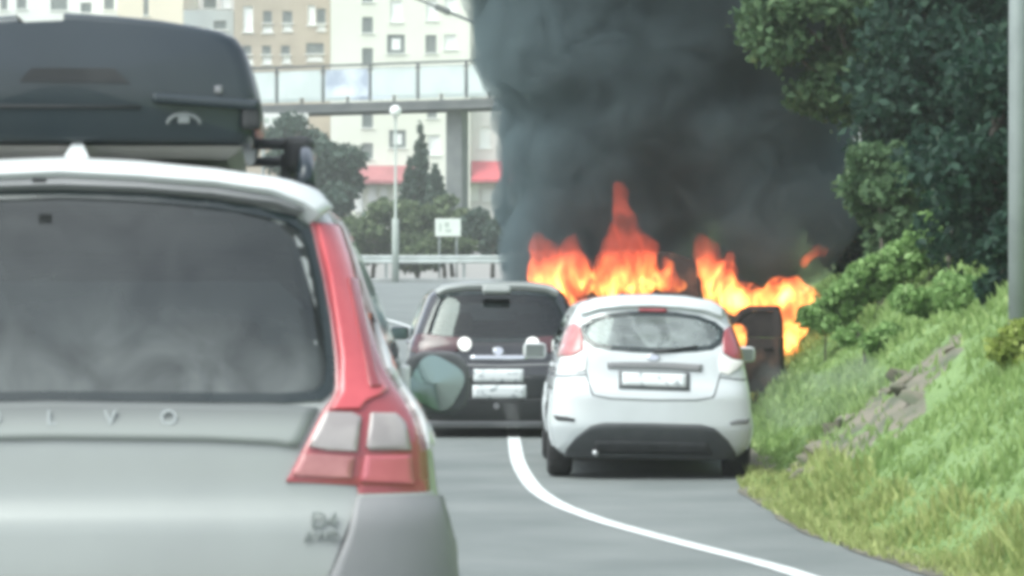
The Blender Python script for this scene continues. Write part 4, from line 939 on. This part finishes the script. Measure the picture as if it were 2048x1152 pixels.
# ------------------------------------------------------------------ buildings
def facade(name, label, px0, px1, pytop, Y, wallmat, wins, depth=14, zb=None, group='apartment blocks behind the footbridge'):
    """wins: (px, py, w_px, h_px, kind) in photo pixels at distance Y; openings with real reveals"""
    s = FPX/Y; x0, x1 = (px0-1024)/s, (px1-1024)/s; zt_ = CAMH+(H0-pytop)/s; zb = prof(Y)-.5 if zb is None else zb
    root = empty(name, ((x0+x1)/2, Y, zb)); tag(root, label, 'building', group); cx = (x0+x1)/2
    ops = [((px-1024)/s-cx-w/s/2, (px-1024)/s-cx+w/s/2, CAMH+(H0-py)/s-zb-h/s/2, CAMH+(H0-py)/s-zb+h/s/2, kd) for px, py, w, h, kd in wins]
    ops = [o for o in ops if o[0] > x0-cx+.15 and o[1] < x1-cx-.15 and o[3] < zt_-zb-.2 and o[2] > .2]
    X = sorted({round(q, 4) for o in ops for q in o[:2]} | {x0-cx, x1-cx}); Z = sorted({round(q, 4) for o in ops for q in o[2:4]} | {0, zt_-zb})
    v, f = [], []
    def quad(a): b = len(v); v.extend(a); f.append((b, b+1, b+2, b+3))
    for i in range(len(X)-1):
        for k in range(len(Z)-1):
            mx, mz = (X[i]+X[i+1])/2, (Z[k]+Z[k+1])/2
            if any(o[0] < mx < o[1] and o[2] < mz < o[3] for o in ops): continue
            quad([(X[i], 0, Z[k]), (X[i+1], 0, Z[k]), (X[i+1], 0, Z[k+1]), (X[i], 0, Z[k+1])])
    for a, b, c, d, _ in ops:
        for q in (((a, c), (b, c)), ((b, c), (b, d)), ((b, d), (a, d)), ((a, d), (a, c))):
            quad([(q[0][0], 0, q[0][1]), (q[0][0], .25, q[0][1]), (q[1][0], .25, q[1][1]), (q[1][0], 0, q[1][1])])
    a, b, t_ = x0-cx, x1-cx, zt_-zb
    quad([(a, 0, 0), (a, 0, t_), (a, depth, t_), (a, depth, 0)]); quad([(b, 0, 0), (b, depth, 0), (b, depth, t_), (b, 0, t_)])
    quad([(a, 0, t_), (b, 0, t_), (b, depth, t_), (a, depth, t_)]); quad([(a, depth, 0), (a, depth, t_), (b, depth, t_), (b, depth, 0)])
    link('wall', mesh('wall', v, f), wallmat, root)
    for a, b, c, d, kd in ops:
        w = link('window', mesh('window', [(a, .2, c), (b, .2, c), (b, .2, d), (a, .2, d)], [(0, 1, 2, 3)]), 'blind' if kd in 'W' else 'winpane', root)
        bm = bmesh.new(); t2 = .09
        for cc, ss in (((a+t2/2, .15, (c+d)/2), (t2, .1, d-c)), ((b-t2/2, .15, (c+d)/2), (t2, .1, d-c)), (((a+b)/2, .152, c+t2/2), (b-a-2*t2, .1, t2)), (((a+b)/2, .152, d-t2/2), (b-a-2*t2, .1, t2))): box_bm(bm, cc, ss)
        link('frame', bm_mesh('frame', bm), 'winframe' if kd != 'W' else 'whitew', w)
        if kd == 'C': boxo('curtain', ((a+b)/2, .185, (c+d)/2), ((b-a)*.5, .02, (d-c)*.6), 'blind', w)
        boxo('sill', ((a+b)/2, -.06, c-.05), (b-a+.3, .14, .1), 'whitew', w)
    return root, s, cx, zb
tan = [(496, 38, 20, 52, 'W'), (535, 34, 18, 24, 'D'), (575, 34, 20, 24, 'D'), (623, 30, 16, 40, 'W'), (642, 32, 18, 30, 'D'), (535, 58, 20, 14, 'W'), (575, 54, 18, 16, 'W'), (643, 54, 16, 14, 'W'),
       (494, 100, 18, 18, 'D'), (533, 100, 18, 18, 'D'), (571, 100, 18, 18, 'D'), (630, 97, 36, 22, 'D'), (496, 122, 20, 14, 'W'), (534, 120, 18, 16, 'W'), (573, 119, 16, 14, 'W'), (630, 117, 32, 10, 'W'),
       (496, -30, 20, 40, 'W'), (535, -30, 18, 24, 'D'), (575, -30, 18, 24, 'D'), (630, -30, 36, 24, 'D')]
facade('brick_building', 'tan brick apartment block behind the left half of the footbridge', 468, 660, -120, 284, 'brick', tan, 14)
pal = []
for py in (-12, 50, 112, 175, 240, 302): pal.append((735, py, 22, 32, 'D'))
pal += [(792, 22, 24, 44, 'W'), (792, 88, 36, 38, 'C'), (795, 278, 34, 36, 'C'), (863, 20, 22, 42, 'W'), (862, 88, 22, 36, 'D'), (900, 84, 24, 30, 'W'), (900, 10, 22, 30, 'W'), (864, 225, 20, 22, 'D'), (868, 290, 24, 40, 'W'), (792, -50, 24, 40, 'D'), (863, -50, 22, 40, 'D')]
palb, ps, pcx, pzb = facade('pale_building', 'pale greenish apartment block in the middle behind the footbridge', 661, 940, -120, 280, 'pale', pal, 16)
whb, ws, wcx, wzb = facade('white_building', 'pinkish white block beside the smoke, behind the footbridge', 941, 1130, -120, 282, 'pale2', [(968, 8, 20, 34, 'W'), (970, 275, 22, 44, 'W'), (1010, 270, 22, 40, 'D'), (1010, 60, 24, 40, 'D'), (1010, 130, 24, 40, 'D'), (1060, 60, 24, 40, 'D')], 16)
facade('cream_building', 'cream block above the right end of the roof box', 236, 366, -120, 292, 'cream', [(292, 0, 10, 60, 'D'), (262, -60, 22, 40, 'W')], 14)
facade('grey_roofed_building', 'small pale grey building left of the brick block', 367, 467, 20, 288, 'roofgrey', [(395, 60, 30, 16, 'W'), (440, 50, 26, 18, 'D')], 14)
facade('white_block', 'white block above the roof box at the top left', -80, 235, -120, 296, 'whitew', [(-40, 5, 26, 36, 'D'), (8, 5, 14, 30, 'D'), (43, 0, 20, 36, 'D'), (118, 0, 34, 40, 'D'), (172, 15, 22, 20, 'D'), (218, 2, 20, 34, 'D')], 14)
facade('far_block', 'grey block in the gap above the small grey roofed building', 366, 468, -140, 310, 'pale2', [(385, -5, 20, 30, 'D'), (420, 5, 26, 24, 'D'), (452, 4, 18, 24, 'W')], 12)
# awnings and shop fronts at the foot of the two right-hand blocks
def awning(par, s, cx, zb, p0, p1, y0, y1, mat, cols):
    a, b = (p0-1024)/s-cx, (p1-1024)/s-cx; zt_, zl = CAMH+(H0-y0)/s-zb, CAMH+(H0-y1)/s-zb
    v = [(a, -.02, zt_), (b, -.02, zt_), (b, -2, zl+.3), (a, -2, zl+.3), (b, -2, zl), (a, -2, zl), (a, -.02, zl), (b, -.02, zl)]
    link('awning', mesh('awning', v, [(0, 3, 2, 1), (3, 5, 4, 2), (0, 6, 5, 3), (1, 2, 4, 7), (6, 7, 4, 5)]), mat, par)
    for (q, w, ya, yb_) in cols:
        x, za, zb2 = (q-1024)/s-cx, CAMH+(H0-ya)/s-zb, CAMH+(H0-yb_)/s-zb
        boxo('shop_window', (x, -.15, (za+zb2)/2), (w/s, .25, za-zb2), 'whitew', par, .03)
awning(palb, ps, pcx, pzb, 700, 830, 331, 369, 'awning2', ((717, 16, 366, 425), (745, 16, 370, 404), (768, 14, 374, 404), (812, 26, 374, 408)))
awning(whb, ws, wcx, wzb, 943, 1030, 322, 366, 'awning', ((947, 22, 356, 402), (976, 24, 378, 404), (1002, 14, 378, 406)))
# street lamp with a long arm, top centre
c = W(885, 25, 150); sl_ = empty('arm_lamp', (W(1010, 400, 150).x, 150, prof(150))); tag(sl_, 'street lamp with a long slanting dark arm above the footbridge', 'street lamp')
zz = prof(150); q0 = W(820, -8, 150); q1 = W(985, 60, 150); ox = sl_.location.x
tube('mast', [(0, 0, 0), (0, 0, q1.z-zz)], [.16, .1], 'steel', sl_, 10)
tube('arm', [(0, 0, q1.z-zz-.3), (q1.x-ox, 0, q1.z-zz), (q0.x-ox, 0, q0.z-zz)], [.08, .08, .06], 'steel', sl_, 8)
boxo('lamp_head', (c.x-ox, -.1, c.z-zz+.15), (.8, .5, .28), 'steel', sl_, .08, Matrix.Rotation(R(22), 3, 'Y'))

# ================================================================== FIRE AND SMOKE
def remesh(me, voxel):
    o = bpy.data.objects.new('tmp', me); COL.objects.link(o)
    md = o.modifiers.new('r', 'REMESH'); md.mode = 'VOXEL'; md.voxel_size = voxel
    dg = bpy.context.evaluated_depsgraph_get(); dg.update()
    out = bpy.data.meshes.new_from_object(o.evaluated_get(dg)); bpy.data.objects.remove(o)
    return out
def blobs(spheres, voxel, disp=0., dscale=1., name='blob', zs=1.):
    bm = bmesh.new()
    for (x, y, z, r) in spheres:
        g = bmesh.ops.create_icosphere(bm, subdivisions=2, radius=r); bmesh.ops.translate(bm, vec=(x, y, z), verts=g['verts'])
    me = bpy.data.meshes.new('tmp'); bm.to_mesh(me); bm.free(); out = remesh(me, voxel); out.name = name
    bm = bmesh.new(); bm.from_mesh(out); left = set(bm.verts); best = set()      # keep the outer skin only: closed pockets inside go
    while left:
        st = [left.pop()]; isl = set(st)
        while st:
            for e in st.pop().link_edges:
                for q in e.verts:
                    if q in left: left.discard(q); isl.add(q); st.append(q)
        if len(isl) > len(best): best = isl
    bmesh.ops.delete(bm, geom=[q for q in bm.verts if q not in best], context='VERTS'); bm.to_mesh(out); bm.free()
    if disp:
        n = len(out.vertices); co = np.zeros(3*n); out.vertices.foreach_get('co', co); nr = np.zeros(3*n); out.vertices.foreach_get('normal', nr)
        co, nr = co.reshape(-1, 3), nr.reshape(-1, 3)
        k = np.array([mnoise.noise(Vector((p[0], p[1], p[2]*zs))*dscale)+.5*mnoise.noise(Vector((p[0], p[1], p[2]*zs))*dscale*2.3) for p in co])
        co = co+nr*(k*disp)[:, None]; out.vertices.foreach_set('co', co.ravel()); out.update(); out = remesh(out, voxel); out.name = name
    out.polygons.foreach_set('use_smooth', [True]*len(out.polygons))
    return out
def volmat(name, step=.2):
    m = bpy.data.materials.new(name); m.use_nodes = True; t = m.node_tree; t.nodes.remove(t.nodes['Principled BSDF'])
    m.volume_intersection_method = 'FAST' if hasattr(m, 'volume_intersection_method') else m.volume_intersection_method
    pv = t.nodes.new('ShaderNodeVolumePrincipled'); t.links.new(pv.outputs[0], t.nodes['Material Output'].inputs['Volume'])
    try: m.cycles.volume_step_rate = step
    except Exception: pass
    tc = t.nodes.new('ShaderNodeTexCoord'); return m, t, pv, tc
m, t, pv, tc = volmat('smoke', .28)
nz_ = t.nodes.new('ShaderNodeTexNoise'); nz_.inputs['Scale'].default_value = 1.9; nz_.inputs['Detail'].default_value = 4; nz_.inputs['Roughness'].default_value = .6; nz_.inputs['Distortion'].default_value = 1.2
mr = t.nodes.new('ShaderNodeMapRange'); mr.inputs[1].default_value = .36; mr.inputs[2].default_value = .66; mr.inputs[3].default_value = .7; mr.inputs[4].default_value = 4.5
t.links.new(tc.outputs['Object'], nz_.inputs['Vector']); t.links.new(nz_.outputs['Fac'], mr.inputs[0]); t.links.new(mr.outputs[0], pv.inputs['Density'])
pv.inputs['Color'].default_value = (.235, .305, .33, 1); pv.inputs['Anisotropy'].default_value = .1
M['smoke'] = m
random.seed(11)
XL = pchip([(1.3, -.08), (3.0, -.15), (3.6, -.25), (4.2, -.36), (4.9, -.48), (6, -.8), (9, -2.0)])
XR = pchip([(1.3, 3.7), (1.8, 4.1), (3.0, 4.25), (5, 4.4), (9, 4.6)])
sp_ = []
z = 1.35
while z < 8.6:
    r0 = .55+.08*(z-1.5)
    for k in range(13):
        r = r0*random.uniform(.6, 1.35); a, b = XL(z)+r*.85, XR(z)-r*.85
        sp_.append((a+(b-a)*(k/12 if random.random() < .6 else random.random()), (36.0+.25*random.random() if k % 2 else random.uniform(36.2, 39.3)), z+random.uniform(-.15, .15), r))
    z += .42
tag(link('smoke', blobs(sp_, .12, .20, 1.3, 'smoke'), 'smoke'), 'thick dark grey smoke billowing up from the burning car', 'smoke', kind='stuff')
m, t, pv, tc = volmat('flame', .16)
mp = t.nodes.new('ShaderNodeMapping'); mp.inputs['Scale'].default_value = (1, 1, .5)
nz_ = t.nodes.new('ShaderNodeTexNoise'); nz_.inputs['Scale'].default_value = 4.6; nz_.inputs['Detail'].default_value = 4; nz_.inputs['Distortion'].default_value = 1.4
mr = t.nodes.new('ShaderNodeMapRange'); mr.inputs[1].default_value = .37; mr.inputs[2].default_value = .64; mr.inputs[3].default_value = 0; mr.inputs[4].default_value = 1.0
sp2 = t.nodes.new('ShaderNodeSeparateXYZ'); hz = t.nodes.new('ShaderNodeMapRange'); hz.inputs[1].default_value = 1.42; hz.inputs[2].default_value = 1.95; hz.inputs[3].default_value = 1.0; hz.inputs[4].default_value = .06
mu = t.nodes.new('ShaderNodeMath'); mu.operation = 'MULTIPLY'
t.links.new(tc.outputs['Object'], mp.inputs[0]); t.links.new(mp.outputs[0], nz_.inputs['Vector']); t.links.new(nz_.outputs['Fac'], mr.inputs[0])
t.links.new(tc.outputs['Object'], sp2.inputs[0]); t.links.new(sp2.outputs[2], hz.inputs[0]); t.links.new(mr.outputs[0], mu.inputs[0]); t.links.new(hz.outputs[0], mu.inputs[1])
rp = t.nodes.new('ShaderNodeValToRGB'); E = rp.color_ramp.elements; E[0].color = (1, .10, .05, 1); E[1].color = (1, .47, .09, 1); e_ = E.new(.35); e_.color = (1, .18, .045, 1)
st = t.nodes.new('ShaderNodeMath'); st.operation = 'MULTIPLY_ADD'; st.inputs[1].default_value = 11.0; st.inputs[2].default_value = .22
t.links.new(mu.outputs[0], rp.inputs[0]); t.links.new(rp.outputs[0], pv.inputs['Emission Color'])
t.links.new(mu.outputs[0], st.inputs[0]); t.links.new(st.outputs[0], pv.inputs['Emission Strength'])
dn = t.nodes.new('ShaderNodeMapRange'); dn.inputs[1].default_value = .40; dn.inputs[2].default_value = .55; dn.inputs[3].default_value = 2.6; dn.inputs[4].default_value = .8
t.links.new(nz_.outputs['Fac'], dn.inputs[0]); t.links.new(dn.outputs[0], pv.inputs['Density']); pv.inputs['Color'].default_value = (.16, .11, .10, 1)
M['flame'] = m
def flame(par, path, Y, mat='flame'):
    """path: (px, py, radius in px) along the tongue"""
    s = FPX/Y; sp = []
    for (a, b) in zip(path, path[1:]):
        n = max(2, int(math.hypot(b[0]-a[0], b[1]-a[1])/10))
        for i in range(n):
            t_ = i/n; q = [a[k]+(b[k]-a[k])*t_ for k in range(3)]; c = W(q[0]+random.uniform(-5, 5), q[1]+random.uniform(-4, 4), Y); r = 1.42*q[2]/s*random.uniform(.8, 1.15)
            sp.append((c.x, c.y+random.uniform(-.06, .06), c.z, r))
    c = W(path[-1][0], path[-1][1], Y); sp.append((c.x, c.y, c.z, path[-1][2]/s))
    return link('flame', blobs(sp, .024, .085, 6.0, 'flame', .45), mat, par)
f1 = empty('fire'); tag(f1, 'bright orange flames above the roof of the black car', 'fire', 'flames of the burning car')
flame(f1, [(1100, 566, 26), (1098, 535, 30), (1088, 500, 20), (1082, 478, 8)], 35.0); flame(f1, [(1150, 566, 30), (1140, 535, 28), (1140, 495, 14), (1150, 468, 5)], 35.1)
flame(f1, [(1205, 566, 26), (1235, 545, 38), (1255, 505, 30), (1250, 455, 20), (1238, 405, 15), (1245, 365, 8)], 35.0); flame(f1, [(1280, 560, 30), (1290, 525, 26), (1300, 490, 10)], 35.1)
f2 = empty('fire'); tag(f2, 'small flames licking the roof line of the white hatchback', 'fire', 'flames of the burning car')
flame(f2, [(1262, 582, 10), (1290, 566, 13), (1325, 560, 14), (1356, 572, 11), (1362, 584, 7)], 34.2); flame(f2, [(1315, 560, 12), (1330, 535, 8), (1322, 515, 3)], 34.3)
f3 = empty('fire'); tag(f3, 'flames arching over the open door of the charred car', 'fire', 'flames of the burning car')
flame(f3, [(1408, 482, 9), (1412, 512, 20), (1426, 545, 28), (1446, 580, 27), (1480, 602, 20), (1505, 600, 15)], 35.0); flame(f3, [(1455, 515, 6), (1448, 545, 14), (1452, 575, 16)], 35.0)
flame(f3, [(1462, 606, 14), (1490, 600, 16), (1520, 594, 18), (1555, 590, 20), (1595, 588, 22)], 35.0); flame(f3, [(1572, 562, 7), (1598, 585, 20), (1600, 610, 28), (1592, 645, 26), (1576, 680, 17), (1564, 704, 8)], 35.0)
flame(f3, [(1474, 690, 8), (1480, 665, 10), (1484, 648, 6)], 33.6)
f4 = empty('fire'); tag(f4, 'small reddish wisp of flame high up near the grass ridge', 'fire', 'flames of the burning car')
flame(f4, [(1606, 528, 5), (1620, 512, 8), (1636, 502, 12), (1654, 498, 8)], 35.5)

m, t, pv, tc = volmat('thin_smoke', .3)
nz_ = t.nodes.new('ShaderNodeTexNoise'); nz_.inputs['Scale'].default_value = 2.2; nz_.inputs['Detail'].default_value = 2
mr = t.nodes.new('ShaderNodeMapRange'); mr.inputs[1].default_value = .40; mr.inputs[2].default_value = .72; mr.inputs[3].default_value = 0; mr.inputs[4].default_value = .9
t.links.new(tc.outputs['Object'], nz_.inputs['Vector']); t.links.new(nz_.outputs['Fac'], mr.inputs[0]); t.links.new(mr.outputs[0], pv.inputs['Density'])
pv.inputs['Color'].default_value = (.72, .80, .80, 1); M['thin_smoke'] = m
sp_ = [(1.95+.1*k+random.uniform(-.05, .05), 23.4-.12*k, .42+.05*k+random.uniform(-.1, .25), random.uniform(.18, .3)) for k in range(8)]
tag(link('thin_smoke', blobs(sp_, .06, .05, 3, 'thin_smoke'), 'thin_smoke'), 'thin pale smoke drifting past the rear wheel of the white hatchback', 'smoke', kind='stuff')

# ================================================================== HAZE
bm = bmesh.new(); box_bm(bm, (0, 325, 19.7), (580, 800, 44.0))
hz_ = link('haze', bm_mesh('haze', bm)); hm = bpy.data.materials.new('haze'); hm.use_nodes = True; t = hm.node_tree; t.nodes.remove(t.nodes['Principled BSDF'])
pv = t.nodes.new('ShaderNodeVolumePrincipled'); pv.inputs['Color'].default_value = (.90, .93, .91, 1); pv.inputs['Density'].default_value = .0008
t.links.new(pv.outputs[0], t.nodes['Material Output'].inputs['Volume']); hz_.data.materials.append(hm)
tag(hz_, 'thin pale haze over the whole street', 'haze', kind='stuff')
